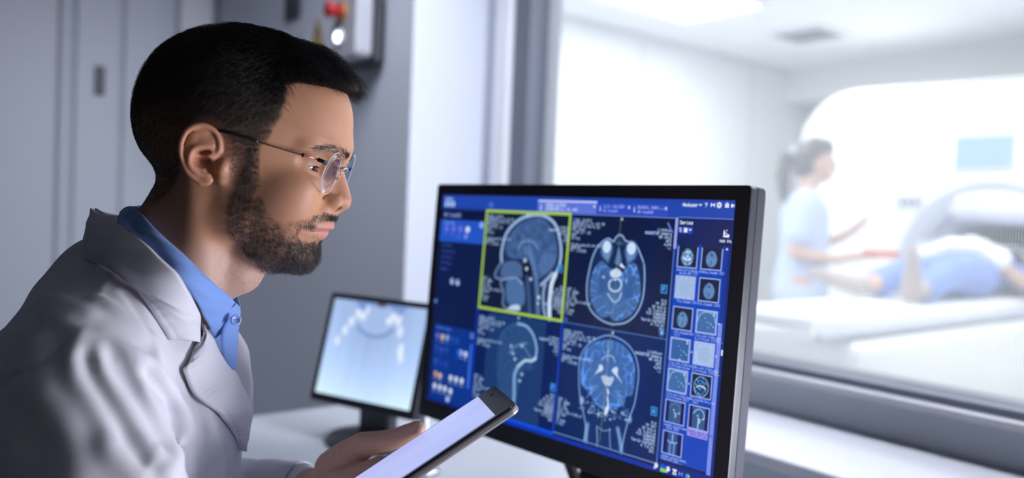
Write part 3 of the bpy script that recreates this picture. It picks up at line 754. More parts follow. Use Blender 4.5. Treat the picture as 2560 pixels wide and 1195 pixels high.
            p.blob(cx, cy - 12, 4, 5, C8(40, 64, 104), .8, 3); p.blob(cx + 1, cy + 14, 2, 5, C8(40, 64, 104), .7, 3)
            if kind == 'br':
                for dx, dy in ((0, -2), (-12, 8), (12, 8), (-5, 12), (5, 12), (0, -16)): p.blob(cx + dx, cy + dy, 4, 5, W1, .85, 3)
        elif kind[:2] == 'fl':
            if kind == 'fl': p.stroke([(x0 + 3, cy + 2), (x0 + 14, cy - 26), (cx, cy - 36), (cx + 26, cy - 28), (cx + 37, cy)], 4, C8(170, 205, 240), .8, 4)
            for dx, dy in ((4, 0), (18, 4), (8, 18), (30, 14), (-6, -14)): p.blob(cx + dx, cy + dy, 2.2, 1.8, W1, .7, 3)
            p.stroke([(cx + 12, cy), (cx + 32, cy + 16)], 2, g1, .7); p.text(x1 - 15, y0 + 4, '3', 11, W1)
            if kind == 'fl3': p.blob(cx + 2, cy + 34, 4, 3, C8(200, 230, 120))
        elif kind == 'sk':
            p.poly([(cx + 30 * cos(a), cy + 2 + 35 * sin(a)) for a in np.linspace(0, 2 * pi, 14)[:-1]], C8(44, 84, 130), 1, 3, tex=lambda X, Y, d: 1 + 1.1 * np.clip(noise2(X, Y, .3, 9), -.5, 1))
            p.stroke([(cx + 30 * cos(a), cy + 2 + 35 * sin(a)) for a in np.linspace(0, 2 * pi, 14)[:-1]], 2.5, g1, .9, 2, closed=True)
            p.stroke([(cx - 18, cy + 6), (cx - 6, cy - 2), (cx, cy + 2), (cx + 8, cy - 2), (cx + 18, cy + 8)], 4, W1, .9)
        elif kind[:2] == 'sg':
            p.rect(cx - 26, y0, cx + 26, y1, C8(48, 88, 140))
            p.stroke([(cx - 22, cy - 14), (cx - 10, cy - 28), (cx + 6, cy - 32), (cx + 20, cy - 20), (cx + 22, cy)], 4, C8(170, 210, 245) if kind == 'sg2' else C8(90, 130, 175), .9, 3)
            for dx, dy in ((-4, -8), (0, 2), (6, 6), (4, 14), (18, 0)): p.blob(cx + dx, cy + dy, 4, 3.5, g2, .8, 3)
            p.stroke([(cx, cy + 4), (cx - 1, cy + 36)], 5 if kind == 'sg2' else 2, g2 if kind == 'sg2' else C8(100, 140, 185), .8, 3)
        else:
            p.rect(cx - 20, y0, cx + 20, y1, C8(40, 84, 150))
            p.stroke([(cx, cy - 32), (cx, cy - 8)], 5, g2, .8, 4); p.stroke([(cx - 20, cy - 8), (cx - 10, cy - 4), (cx + 10, cy - 4), (cx + 20, cy - 8)], 4, g2, .8, 3)
            for dx in (-9, 9): p.stroke([(cx + dx, cy - 2), (cx + dx * .9, cy + 38)], 4, g1, .8, 4)
        p.frame(x0 - 3, y0 - 3 if k > 1 else y0, x1 + 3, y1 + 3, 4 if kind not in ('fl', 'fl3', 'noi2') else 6, fr)
        if k < 2: p.rect(x0 - 4, y0 - 8, x1 + 4, y0 + 4, C8(12, 34, 92))
        col = C8(175, 192, 245) if k != 11 else C8(90, 80, 200)
        for j, t_ in enumerate(labs[k]): p.text(cx - 42 if len(t_) > 14 else cx - 30, y1 + 6 + 11 * j, t_, 9, col, wf=.78)
        if kind in ('fl', 'fl3', 'noi2'): p.poly([(x1 + 8, cy - 5), (x1 + 13, cy), (x1 + 8, cy + 5)], W1, sm=False)
    # taskbar icons
    p.rect(1376, 958, 1600, 1000, C8(4, 34, 130))
    for k, x in enumerate((1366, 1394, 1418, 1446, 1472, 1500)):
        if k == 1: p.rect(x - 10, 968, x + 12, 982, C8(20, 80, 220)); p.rect(x - 10, 982, x + 12, 995, C8(120, 220, 50))
        elif k == 4: p.poly([(x - 8, 974), (x - 1, 981), (x - 8, 992)], C8(130, 170, 235), sm=False); p.poly([(x + 8, 974), (x + 1, 981), (x + 8, 992)], C8(130, 170, 235), sm=False)
        elif k == 5: p.blob(x, 984, 10, 10, C8(60, 120, 220)); p.poly([(x, 984), (x, 974), (x + 10, 980), (x + 8, 990)], C8(110, 220, 60), sm=False)
        elif k == 3: p.rect(x - 9, 972, x + 9, 978, W1); p.poly([(x - 9, 992), (x + 9, 992), (x + 5, 979), (x - 5, 979)], W1, sm=False); p.blob(x, 986, 3, 3, C8(4, 34, 130))
        else: p.blob(x, 978, 8, 9, W1); p.blob(x - 6, 988, 6, 5, C8(190, 205, 235)); p.blob(x + 3, 976, 2, 3, C8(160, 150, 60))
    return p.image('reading_screen')

def paint_xray_screen():
    p = Pic(500, 400, C8(190, 208, 240))
    yy = np.linspace(0, 1, 400)[:, None]; xx = np.linspace(0, 1, 500)[None]
    g = np.clip(.70 + .22 * yy ** 2 + .16 * np.abs(xx - .5) ** 1.2, 0, 1)
    p.a[:] = np.stack([g * .90 - .04, g * .98, np.clip(g * 1.12 + .06, 0, 1) + 0 * xx], -1)
    p.a += (noise2(*np.meshgrid(np.arange(500) * 1.0, np.arange(400) * .12), .10, 3) * .012)[..., None]
    p.poly([(190, 0), (320, 0), (350, 80), (330, 120), (250, 140), (180, 122), (160, 80)], C8(165, 190, 232), .7, 34)
    p.stroke([(160, 108), (200, 130), (255, 138), (310, 126), (340, 100)], 14, C8(105, 135, 190), .8, 14)
    p.poly([(140, 0), (380, 0), (365, 30), (330, 24), (300, 12), (220, 14), (180, 34), (150, 30)], C8(110, 140, 205), .75, 16)
    p.rect(238, 0, 285, 14, C8(80, 60, 80), .8)
    for x, y, rx, ry in ((118, 88, 16, 20), (92, 128, 15, 22), (62, 176, 14, 20), (148, 52, 18, 22), (176, 62, 14, 18), (362, 60, 16, 22), (382, 104, 14, 24), (402, 176, 15, 30), (336, 44, 14, 20), (410, 206, 12, 22), (190, 30, 12, 18), (318, 66, 18, 16)):
        p.blob(x, y, rx, ry, C8(236, 242, 255), .8, 12)
    for x, y in ((150, 20), (172, 12), (330, 14), (352, 26), (372, 12)): p.stroke([(x, y), (x + 6, y + 18)], 5, C8(60, 90, 190), .6, 5)
    return p.image('xray_screen')

def paint_tablet_screen():
    p = Pic(320, 480, C8(180, 188, 242))
    X, Y = np.meshgrid(np.arange(320.), np.arange(480.))
    p.a += (noise2(X * .6, Y * .25, .05, 2) * .022)[..., None] * np.array([1.2, 1.1, .5])
    p.a[..., 0] += (Y / 480 - .5) * .03
    return p.image('tablet_screen')

def screen_mat(name, img, strength=1.0):
    m = bpy.data.materials.new(name); m.use_nodes = True
    nt = m.node_tree; b = nt.nodes['Principled BSDF']
    b.inputs['Base Color'].default_value = (.01, .01, .012, 1); b.inputs['Roughness'].default_value = .25
    t = nt.nodes.new('ShaderNodeTexImage'); t.image = img; t.interpolation = 'Linear'
    uv = nt.nodes.new('ShaderNodeUVMap'); uv.uv_map = 'UVMap'
    nt.links.new(uv.outputs[0], t.inputs[0]); nt.links.new(t.outputs[0], b.inputs['Emission Color']); b.inputs['Emission Strength'].default_value = strength
    return m

def screen_quad(name, w, h, m, parent, y=0.0, z0=0.0, x0=0.0):
    """Thin glass slab with the picture on its front (facing local -y), origin at its centre."""
    me = bpy.data.meshes.new(name)
    x, z, d = w / 2, h / 2, .0008
    vs = [(-x, 0, -z), (x, 0, -z), (x, 0, z), (-x, 0, z), (-x, d, -z), (x, d, -z), (x, d, z), (-x, d, z)]
    fs = [(0, 1, 2, 3), (5, 4, 7, 6), (4, 0, 3, 7), (1, 5, 6, 2), (3, 2, 6, 7), (4, 5, 1, 0)]
    me.from_pydata([(a + x0, b + y, c + z0) for a, b, c in vs], [], fs)
    uv = me.uv_layers.new(name='UVMap')
    for i, c in enumerate([(0, 0), (1, 0), (1, 1), (0, 1)]): uv.data[i].uv = c
    for i in range(4, 24): uv.data[i].uv = (.001, .999)
    me.materials.append(m)
    return obj(name, me, None, parent)

# ------------------------------------------------------------------ reading monitor
M_BEZ = mat('satin black bezel', (.022, .025, .036), .38, bump=.05, bscale=900)
M_SHELL = mat('graphite side shell', (.045, .048, .06), .6, spec=.2)
cx, cy, cz = .0613, 1.0784, 1.0729
t = tag(empty('computer_monitor', (cx + .045, cy + .046, .74), radians(-45.93)), 'large black monitor showing four blue brain scans, graphite side, on the desk', 'monitor')
PW, PH, BX, BT, BB = .518, .324, .0185, .0175, .029
unit = obj('bezel', None or (lambda bm: (prism(bm, rrect(-PW / 2 - BX, PW / 2 + BX, -PH / 2 - BB, PH / 2 + BT, .006), -.004, .0115, bev=.002), bm)[1])(bmesh.new()), M_BEZ, t)
# the prism is drawn in xy; stand it up: local x right, local y up, local z towards the viewer
unit.parent = t
wm = Matrix.Translation((cx, cy, cz)) @ Matrix.Rotation(radians(-45.93), 4, 'Z') @ Matrix.Rotation(radians(-3.44), 4, 'X') @ Matrix.Rotation(radians(90), 4, 'X')
unit.matrix_basis = parent_matrix(t).inverted() @ wm @ Matrix.Translation((0, 0, -.0125))
bm = bmesh.new(); prism(bm, rrect(-PW / 2 - BX + .0004, PW / 2 + BX - .0004, -PH / 2 - BB, PH / 2 + BT, .006), -.022, -.0045, bev=.001)
prism(bm, rrect(-PW / 2 - BX + .004, PW / 2 + BX - .004, -PH / 2 - BB + .003, PH / 2 + BT - .003, .008), -.030, -.0222, bev=.002)
prism(bm, rrect(-.17, .17, -.12, .12, .02), -.056, -.0302, bev=.01)
sh = obj('rear_shell', bm, M_SHELL, t); sh.matrix_basis = unit.matrix_basis.copy()
sq = screen_quad('screen', PW, PH, screen_mat('reading screen', paint_reading_screen(), 1.0), t)
sq.matrix_basis = parent_matrix(t).inverted() @ wm @ Matrix.Rotation(radians(-90), 4, 'X')
# stand: curved neck and foot
bm = bmesh.new()
pts = [(-.01, .030, .30), (-.01, .060, .26), (-.01, .075, .18), (-.01, .072, .09), (-.01, .055, .016)]
for w_ in (0,):
    prev = None
    for i, (x, y, z) in enumerate(pts):
        hw = .030 + .012 * (i / 4)
        ring = [bm.verts.new((x + a * hw, y + b * .008, z)) for a, b in ((-1, -1), (1, -1), (1, 1), (-1, 1))]
        if prev:
            for k in range(4): bm.faces.new((prev[k], prev[(k + 1) % 4], ring[(k + 1) % 4], ring[k]))
        else: bm.faces.new(ring[::-1])
        prev = ring
    bm.faces.new(prev)
bmesh.ops.recalc_face_normals(bm, faces=bm.faces)
obj('stand_neck', bm, M_BLACK, t)
bm = bmesh.new(); prism(bm, rrect(-.13, .11, -.04, .15, .03), .0008, .016, bev=.004)
obj('stand_base', bm, M_BLACK, t)
bm = bmesh.new()
tube(bm, [(.02, .020, .150), (-.015, .026, .128), (-.050, .028, .124), (-.085, .026, .140), (-.10, .028, .165)], .0035, 8)
tube(bm, [(-.052, .026, .150), (-.045, .024, .120), (-.020, .020, .085), (.0, .022, .045), (.005, .03, .017)], [.010, .009, .008, .007, .006], 8)
obj('cable', bm, M_BLACK, t, smooth=True)

# small viewer on the desk to the left
t = tag(empty('desk_monitor', (-.262, 1.585, .74), radians(-31.2)), 'small black-framed monitor with a bright pale x-ray picture behind the doctor', 'monitor')
a0, a1, a3 = Vector((-.359, 1.645, 1.02)), Vector((-.154, 1.521, 1.02)), Vector((-.384, 1.604, .834))
cc = (a1 + a3) / 2
wm2 = Matrix.Translation(cc) @ Matrix.Rotation(radians(-31.2), 4, 'Z') @ Matrix.Rotation(radians(-14.5), 4, 'X') @ Matrix.Rotation(radians(90), 4, 'X')
bm = bmesh.new(); prism(bm, rrect(-.134, .134, -.113, .108, .006), -.022, .0035, bev=.003)
u2 = obj('bezel', bm, M_BEZ, t); u2.matrix_basis = parent_matrix(t).inverted() @ wm2 @ Matrix.Translation((0, 0, -.0045))
sq = screen_quad('screen', .24, .192, screen_mat('x-ray screen', paint_xray_screen(), 1.05), t)
sq.matrix_basis = parent_matrix(t).inverted() @ wm2 @ Matrix.Rotation(radians(-90), 4, 'X')
bm = bmesh.new(); lathe(bm, [(0, .001), (.085, .001), (.088, .006), (.082, .014), (.04, .020), (0, .021)], seg=40)
for v in bm.verts: v.co.x *= 1.12
obj('stand_base', bm, M_DARKG, t, smooth=True)
bm = bmesh.new(); prism(bm, rrect(-.042, .042, .0, .030, .010), .018, .115, bev=.003)
obj('stand_neck', bm, M_DARKG, t)

# silver rod standing between the two monitors
t = tag(empty('metal_post', at(1062, 1048, 1.42).to_tuple()[:2] + (.74,)), 'short silver post on the desk between the two monitors', 'post')
bm = bmesh.new(); lathe(bm, [(0, .0008), (.030, .0008), (.030, .006), (.008, .009), (.0075, .11), (0, .112)], seg=24)
obj('rod', bm, mat('brushed steel', (.62, .63, .66), .3, metal=.9), t, smooth=True)
# ------------------------------------------------------------------ implicit surfaces (used for bodies and cloth)
def crom(P, n=6, closed=False):
    """Catmull-Rom through points of any dimension"""
    P = [tuple(p) for p in P]; k = len(P); out = []
    for i in range(k if closed else k - 1):
        if closed: q = [P[(i + j) % k] for j in (-1, 0, 1, 2)]
        else: q = [P[max(i - 1, 0)], P[i], P[i + 1], P[min(i + 2, k - 1)]]
        for j in range(n):
            t = j / n
            out.append(tuple(.5 * (2 * b + (c - a) * t + (2 * a - 5 * b + 4 * c - d) * t * t + (3 * b - a - 3 * c + d) * t ** 3) for a, b, c, d in zip(*q)))
    if not closed: out.append(P[-1])
    return out

class Field:
    def __init__(s, lo, hi, h, sym=False):
        s.h = h; s.sym = sym
        s.ax = [np.arange(lo[i], hi[i] + h * .5, h, dtype=np.float32) for i in range(3)]
        if sym: s.ax[1] = np.arange(h / 2, hi[1] + h * .5, h, dtype=np.float32)
        s.F = np.full([len(a) for a in s.ax], 1e3, np.float32)
    def win(s, lo=None, hi=None):
        sl = []
        for i in range(3):
            a = s.ax[i]
            i0 = 0 if lo is None else max(0, int(np.searchsorted(a, lo[i])) - 1)
            i1 = len(a) if hi is None else min(len(a), int(np.searchsorted(a, hi[i])) + 1)
            sl.append(slice(i0, max(i0 + 1, i1)))
        sl = tuple(sl)
        return sl, s.ax[0][sl[0]][:, None, None], s.ax[1][sl[1]][None, :, None], s.ax[2][sl[2]][None, None, :]
    @staticmethod
    def ell(X, Y, Z, c, r, R=None):
        x, y, z = X - c[0], Y - c[1], Z - c[2]
        if R is not None:
            x, y, z = (R[0][0] * x + R[0][1] * y + R[0][2] * z), (R[1][0] * x + R[1][1] * y + R[1][2] * z), (R[2][0] * x + R[2][1] * y + R[2][2] * z)
        k0 = np.sqrt((x / r[0]) ** 2 + (y / r[1]) ** 2 + (z / r[2]) ** 2)
        k1 = np.sqrt((x / r[0] ** 2) ** 2 + (y / r[1] ** 2) ** 2 + (z / r[2] ** 2) ** 2) + 1e-9
        return k0 * (k0 - 1) / k1
    @staticmethod
    def seg(X, Y, Z, a, b, ra, rb, sc=(1, 1, 1)):
        d = [(b[i] - a[i]) / sc[i] for i in range(3)]; l = sum(v * v for v in d) + 1e-9
        px, py, pz = (X - a[0]) / sc[0], (Y - a[1]) / sc[1], (Z - a[2]) / sc[2]
        t = np.clip((px * d[0] + py * d[1] + pz * d[2]) / l, 0, 1)
        return np.sqrt((px - t * d[0]) ** 2 + (py - t * d[1]) ** 2 + (pz - t * d[2]) ** 2) - (ra + (rb - ra) * t)
    @staticmethod
    def smin(a, b, k):
        h = np.maximum(k - np.abs(a - b), 0) / k
        return np.minimum(a, b) - h * h * k * .25
    @staticmethod
    def smax(a, b, k):
        h = np.maximum(k - np.abs(a - b), 0) / k
        return np.maximum(a, b) + h * h * k * .25
    def add(s, c, r, k, R=None):
        m = max(r) + k + 2 * s.h
        sl, X, Y, Z = s.win([v - m for v in c], [v + m for v in c])
        s.F[sl] = s.smin(s.F[sl], s.ell(X, Y, Z, c, r, R), k)
    def sub(s, c, r, k, R=None):
        m = max(r) + k + 2 * s.h
        sl, X, Y, Z = s.win([v - m for v in c], [v + m for v in c])
        s.F[sl] = s.smax(s.F[sl], -s.ell(X, Y, Z, c, r, R), k)
    def chain(s, P, k, sc=(1, 1, 1), cut=False, sm=False):
        """P: list of (x, y, z, r)"""
        if sm: P = crom(P, 4)
        m = max(p[3] * max(sc) for p in P) + k + 2 * s.h
        lo = [min(p[i] for p in P) - m for i in range(3)]; hi = [max(p[i] for p in P) + m for i in range(3)]
        sl, X, Y, Z = s.win(lo, hi)
        D = None
        for a, b in zip(P, P[1:]):
            d = s.seg(X, Y, Z, a, b, a[3], b[3], sc); D = d if D is None else np.minimum(D, d)
        s.F[sl] = s.smax(s.F[sl], -D, k) if cut else s.smin(s.F[sl], D, k)
    def bump(s, P, h, w, sc=(1, 1, 1)):
        """Raise (h > 0) or groove (h < 0) the surface along a line of points by h with half-width w."""
        m = 2.6 * w * max(sc)
        lo = [min(p[i] for p in P) - m for i in range(3)]; hi = [max(p[i] for p in P) + m for i in range(3)]
        sl, X, Y, Z = s.win(lo, hi)
        if len(P) == 1: P = [P[0], (P[0][0] + 1e-4, P[0][1], P[0][2])]
        D = None
        for a, b in zip(P, P[1:]):
            d = s.seg(X, Y, Z, a, b, 0, 0, sc); D = d if D is None else np.minimum(D, d)
        s.F[sl] -= h * np.exp(-(D / w) ** 2)
    def full(s):
        if s.sym:
            s.F = np.concatenate([s.F[:, ::-1], s.F], axis=1); s.ax[1] = np.concatenate([-s.ax[1][::-1], s.ax[1]]); s.sym = False
        return s
    def sample(s, P):
        """trilinear value at points (n,3)"""
        idx = []; fr = []
        for i in range(3):
            a = s.ax[i]; t = np.clip((P[:, i] - a[0]) / s.h, 0, len(a) - 1.001); j = t.astype(int); idx.append(j); fr.append(t - j)
        out = 0
        for dx in (0, 1):
            for dy in (0, 1):
                for dz in (0, 1):
                    w = (fr[0] if dx else 1 - fr[0]) * (fr[1] if dy else 1 - fr[1]) * (fr[2] if dz else 1 - fr[2])
                    out = out + w * s.F[idx[0] + dx, idx[1] + dy, idx[2] + dz]
        return out
    def grad(s, P):
        e = s.h * 1.2; g = np.stack([s.sample(P + np.eye(3)[i] * e) - s.sample(P - np.eye(3)[i] * e) for i in range(3)], 1)
        return g / (np.linalg.norm(g, axis=1, keepdims=True) + 1e-9)
    def nets(s):
        F = s.F; S = F < 0; n = F.shape
        cnt = np.zeros([v - 1 for v in n], np.uint8)
        cs = [(a, b, c) for a in (0, 1) for b in (0, 1) for c in (0, 1)]
        for a, b, c in cs: cnt += S[a:n[0] - 1 + a, b:n[1] - 1 + b, c:n[2] - 1 + c]
        cells = np.argwhere((cnt > 0) & (cnt < 8))
        vid = np.full(cnt.shape, -1, np.int32); vid[tuple(cells.T)] = np.arange(len(cells))
        val = np.stack([F[cells[:, 0] + a, cells[:, 1] + b, cells[:, 2] + c] for a, b, c in cs], 1)
        pos = np.zeros((len(cells), 3), np.float32); num = np.zeros(len(cells), np.float32)
        cc = np.array(cs, np.float32)
        for i in range(8):
            for j in range(i + 1, 8):
                if np.abs(cc[i] - cc[j]).sum() != 1: continue
                vi, vj = val[:, i], val[:, j]; m = (vi < 0) != (vj < 0)
                t = np.where(m, vi / np.where(m, vi - vj, 1), 0)[:, None]
                pos += np.where(m[:, None], cc[i] + t * (cc[j] - cc[i]), 0); num += m
        pos /= num[:, None]
        V = np.stack([s.ax[i][0] + (cells[:, i] + pos[:, i]) * s.h for i in range(3)], 1)
        Q = []
        for d in range(3):
            u, v = (d + 1) % 3, (d + 2) % 3
            lo = [slice(0, None)] * 3; hi = [slice(0, None)] * 3
            lo[d] = slice(0, n[d] - 1); hi[d] = slice(1, None)
            e = np.argwhere(S[tuple(lo)] != S[tuple(hi)])
            e = e[(e[:, u] > 0) & (e[:, v] > 0) & (e[:, u] < n[u] - 1) & (e[:, v] < n[v] - 1)]
            q = []
            for du, dv in ((-1, -1), (0, -1), (0, 0), (-1, 0)):
                c = e.copy(); c[:, u] += du; c[:, v] += dv; q.append(vid[tuple(c.T)])
            q = np.stack(q, 1); flip = ~S[tuple(e.T)]
            q[flip] = q[flip][:, ::-1]; Q.append(q)
        Q = np.concatenate(Q); Q = Q[(Q >= 0).all(1)]
        return V, Q

def mesh_from(name, V, Q, k=4):
    me = bpy.data.meshes.new(name)
    me.vertices.add(len(V)); me.vertices.foreach_set('co', np.ascontiguousarray(V, np.float32).ravel())
    me.loops.add(len(Q) * k); me.loops.foreach_set('vertex_index', np.ascontiguousarray(Q, np.int32).ravel())
    me.polygons.add(len(Q)); me.polygons.foreach_set('loop_start', np.arange(0, len(Q) * k, k, dtype=np.int32))
    me.update(calc_edges=True); me.validate()
    me.polygons.foreach_set('use_smooth', np.ones(len(me.polygons), bool))
    return me

def relax(V, Q, it=2, lam=.5):
    n = len(V); V = V.astype(np.float64)
    for _ in range(it):
        acc = np.zeros_like(V); c = np.zeros(n)
        for i in range(4):
            j = (i + 1) % 4
            np.add.at(acc, Q[:, i], V[Q[:, j]]); np.add.at(acc, Q[:, j], V[Q[:, i]]); np.add.at(c, Q[:, i], 1); np.add.at(c, Q[:, j], 1)
        V = V + lam * (acc / np.maximum(c, 1)[:, None] - V)
    return V

# ------------------------------------------------------------------ the doctor's head (millimetres, x forward, y to his left, z up, origin between the ears)
HP, HY = radians(14), radians(5)
HXv = Vector((cos(HY) * cos(HP), sin(HY) * cos(HP), -sin(HP))); HYv = Vector((-sin(HY), cos(HY), 0)); HZv = HXv.cross(HYv)
HO = Vector((-.2698, .785, 1.2428))
HM = Matrix(((HXv.x, HYv.x, HZv.x, HO.x), (HXv.y, HYv.y, HZv.y, HO.y), (HXv.z, HYv.z, HZv.z, HO.z), (0, 0, 0, 1))) @ Matrix.Scale(.001, 4)
HMn = np.array(HM)
def to_world(P): return P @ HMn[:3, :3].T + HMn[:3, 3]

def build_head():
    f = Field((-122, 0, -156), (126, 98, 144), .95, sym=True)
    sl, X, Y, Z = f.win()
    F = f.ell(X, Y, Z, (-8, 0, 52), (97, 76, 80))
    F = f.smin(F, f.ell(X, Y, Z, (34, 0, 56), (61.5, 60, 66)), 10)
    F = f.smin(F, f.ell(X, Y, Z, (-52, 0, 28), (52, 62, 52)), 14)
    # lower face slices
    zk = [-95, -80, -68, -50, -30, -10, 10, 30, 50, 70]
    xf = [80, 88, 91, 90.5, 92.5, 91, 88, 90, 93, 80]
    cc = [45, 38, 30, 22, 12, 6, 2, 0, 0, 0]
    xb = [25, 12, 4, -4, -14, -30, -40, -50, -60, -60]
    ww = [24, 38, 47, 53.5, 59, 65, 68.5, 70, 70, 60]
    z1 = f.ax[2]
    g = lambda a: np.interp(z1, zk, a)[None, None, :].astype(np.float32)
    c_, af, ab, w_ = g(cc), g(xf) - g(cc), g(cc) - g(xb), g(ww)
    a_ = np.where(X > c_, af, ab)
    t = np.sqrt(((X - c_) / a_) ** 2 + (Y / w_) ** 2 + 1e-9)
    gl = np.sqrt(((X - c_) / a_ ** 2) ** 2 + (Y / w_ ** 2) ** 2 + 1e-9)
    L = t * (t - 1) / gl
    L = f.smax(L, (X - 20) * -.24 + (Z + 63) * -.971, 16)
    L = f.smax(L, Z - 66, 30)
    F = f.smin(F, L, 20)
    # neck
    N_ = f.seg(X, Y, Z, (-11, 0, -30), (-32, 0, -112), 52, 54.5, (1.04, .98, 1))
    N_ = f.smin(N_, f.seg(X, Y, Z, (-32, 0, -112), (-76, 0, -230), 54.5, 58, (1.03, .97, 1)), 16)
    F = f.smin(F, N_, 20)
    f.F = F.astype(np.float32)
    A, D, C_, Bp = f.add, f.sub, f.chain, f.bump
    C_([(-24, 52, -14, 8), (-6, 45, -75, 8), (10, 22, -150, 8)], 26)          # neck muscle
    A((44, 0, -74), (28, 34, 15), 14)
    A((26, 0, -98), (24, 28, 22), 14)                                          # larynx
    A((82, 19, 40.5), (12.5, 20, 7.5), 12); A((63, 44, 38), (12, 13, 8), 10)          # brow
    A((88, 0, 48), (8.5, 20, 11), 9)
    Bp([(50, 68, 44)], -1.6, 24)                                                # temple
    A((60, 44, 1), (22, 14, 13), 16)                                            # cheek bone
    A((62, 36, -16), (22, 20, 24), 18)
    Bp([(46, 58, -20)], 2.8, 22)
    D((94.5, 31, 23), (20, 16, 10.5), 9)
    D((84, 46, 23.5), (21, 12, 8.5), 9)                                      # socket
    D((86, 16, 26), (12, 7, 10), 8)
    A((61.6, 31.5, 22), (14.6, 16.0, 14.0), 5)                                # lids over the ball
    A((63.5, 32, 15.8), (12.6, 14, 4.2), 3)
    A((65, 32, 31.5), (13.5, 17, 6.5), 6)
    Bp([(76, 20, 27.5), (78, 29, 28), (72, 38, 27), (63, 45, 24.5)], -1.5, 1.2)                 # lid crease
    Bp([(78, 20, 15.5), (76, 28, 13.2), (70, 37, 14.0), (60, 45, 17.5)], -1.1, 1.2)
    Bp([(80, 20, 8), (76, 34, 5), (68, 44, 7)], -.8, 2.6)
    Bp([(60, 46, 22), (54, 51, 21)], -.8, 1.0)
    # nose
    C_([(85, 0, 36, 7.4), (92.5, 0, 21, 6.6), (100.5, 0, 8, 7.2), (104.2, 0, -1, 8.8)], 4, sc=(1, 1, 1))
    C_([(78, 0, 30, 9), (86, 0, 10, 12.5), (90, 0, -3, 15)], 9)
    A((96.5, 11.2, -5.2), (9.6, 5.8, 7.2), 3)
    C_([(107.5, 0, -6, 4.2), (100, 0, -13.5, 3.6)], 4)
    Bp([(86.5, 17.5, -10), (87.5, 18, -3), (92, 16.5, 3.2), (99, 13, 4)], -2.6, 1.7)
    D((99.5, 7.4, -12.0), (7.6, 3.6, 5.8), 1.4)
    # mouth
    A((83, 0, -25), (18.6, 26, 18), 12)
    A((80, 0, -40), (16.5, 25, 12), 10)
    Bp([(104, 0, -19), (104, 0, -25)], -1.2, 2.6)
    C_([(98.7, 0, -29.8, 4.4), (97.6, 7, -29.4, 4.6), (93.0, 16, -32.0, 3.6), (86.8, 24.5, -35.2, 1.6)], 2.2)
    A((98.4, 0, -30.4), (4.8, 12, 3.4), 2)
    C_([(92.8, 0, -39.0, 5.6), (92.0, 8, -39.0, 5.3), (88.6, 16, -37.8, 4.2), (86.0, 23.5, -35.8, 2.0)], 2.2)
    Bp([(101.0, 0, -34.4), (99.8, 8, -34.2), (95, 17, -34.8), (88, 25, -35.8), (85.5, 28, -37.2)], -3.0, 1.3)
    Bp([(104, 0, -34.4), (102.5, 8, -34.2)], -2.0, 1.3)
    Bp([(87, 28, -37)], -.5, 3)
    Bp([(98, 0, -48), (95, 12, -48)], -2.2, 4.2)
    A((78.5, 0, -63), (15.5, 20, 13.5), 10)
    Bp([(92, 20, -6), (88, 27, -16)], -.9, 3.4)
    # jaw corner
    A((16, 46, -44), (16, 9, 16), 14)
    # ear
    yo = lambda x: 75.0 + max(0, -x - 2) * .40
    e = lambda x, z, r, d=0: (x, yo(x) + d, z, r)
    A((-16, yo(-16) - 1.8, 7), (14.8, 4.2, 24), 2, R=((.94, -.34, 0), (.34, .94, 0), (0, 0, 1)))
    A((-20, 70, 4), (9, 9, 18), 6)
    A((-7.5, 77.0, -15.5), (8.2, 3.4, 7.0), 3)
    C_([e(-10, 4.2, 1.5, -2.5), e(-4.5, 8.3, 2.0, -.2), e(-2.0, 13, 2.4, .8), e(-4.2, 21, 2.5, 1), e(-10, 27.5, 2.6, 1.3), e(-20, 28.8, 2.8, 1.3), e(-28, 22.5, 2.7, 1.3), e(-31, 12, 2.5, 1), e(-29.6, 1, 2.2, .8), e(-25, -8, 2.0, .6), e(-19, -15, 2.3, 0), e(-9, -19.5, 3.0, -.3)], 1.5, sm=True)
    C_([e(-6, -13, 2.2, 1.2), e(-13, -12.5, 2.6, 1.4), e(-20, -7.5, 2.7, 1.8), e(-22.3, 0, 2.5, 1.8), e(-21, 6.5, 2.4, 1.6), e(-16, 10.8, 2.2, 1.4), e(-8, 14.5, 1.7, .6)], 2, sm=True)
    A((4.0, 74.0, -2.2), (5.0, 4.6, 6.2), 3)
    D((-13, yo(-13) + 2.5, 6.3), (6.8, 7.5, 2.9), 1.6, R=((.90, 0, .42), (0, 1, 0), (-.42, 0, .90)))
    D((-11, yo(-11) + 2.0, -2.0), (8.6, 9.5, 5.6), 1.8)
    D((-4.5, 79, -5.0), (4.6, 12.0, 5.0), 1.6)
    D((-.5, 80, -9.5), (2.4, 6.5, 3.6), 1.4)
    Bp([e(-12, 21, 0, 2), e(-19, 18, 0, 2)], -1.3, 3.2)
    Bp([e(-26.5, 20, 0, 3), e(-27.5, 9, 0, 3), e(-25.5, -1, 0, 3)], -.5, 1.4)
    A((4, 66, 4), (9, 7.5, 20), 6)
    # opening of the eye (looking down): a narrow slit with the upper lid low
    D((74.5, 29.6, 20.7), (16, 11.8, 2.6), .7, R=((1, 0, 0), (0, .996, -.06), (0, .06, .996)))
    D((63.0, 31.5, 21.8), (12.5, 12.5, 12.5), .3)
    return f.full()
HF = build_head()
HV, HQ = HF.nets()
HV = relax(HV, HQ, 1, .45)
_keep = HV[:, 2] > -203
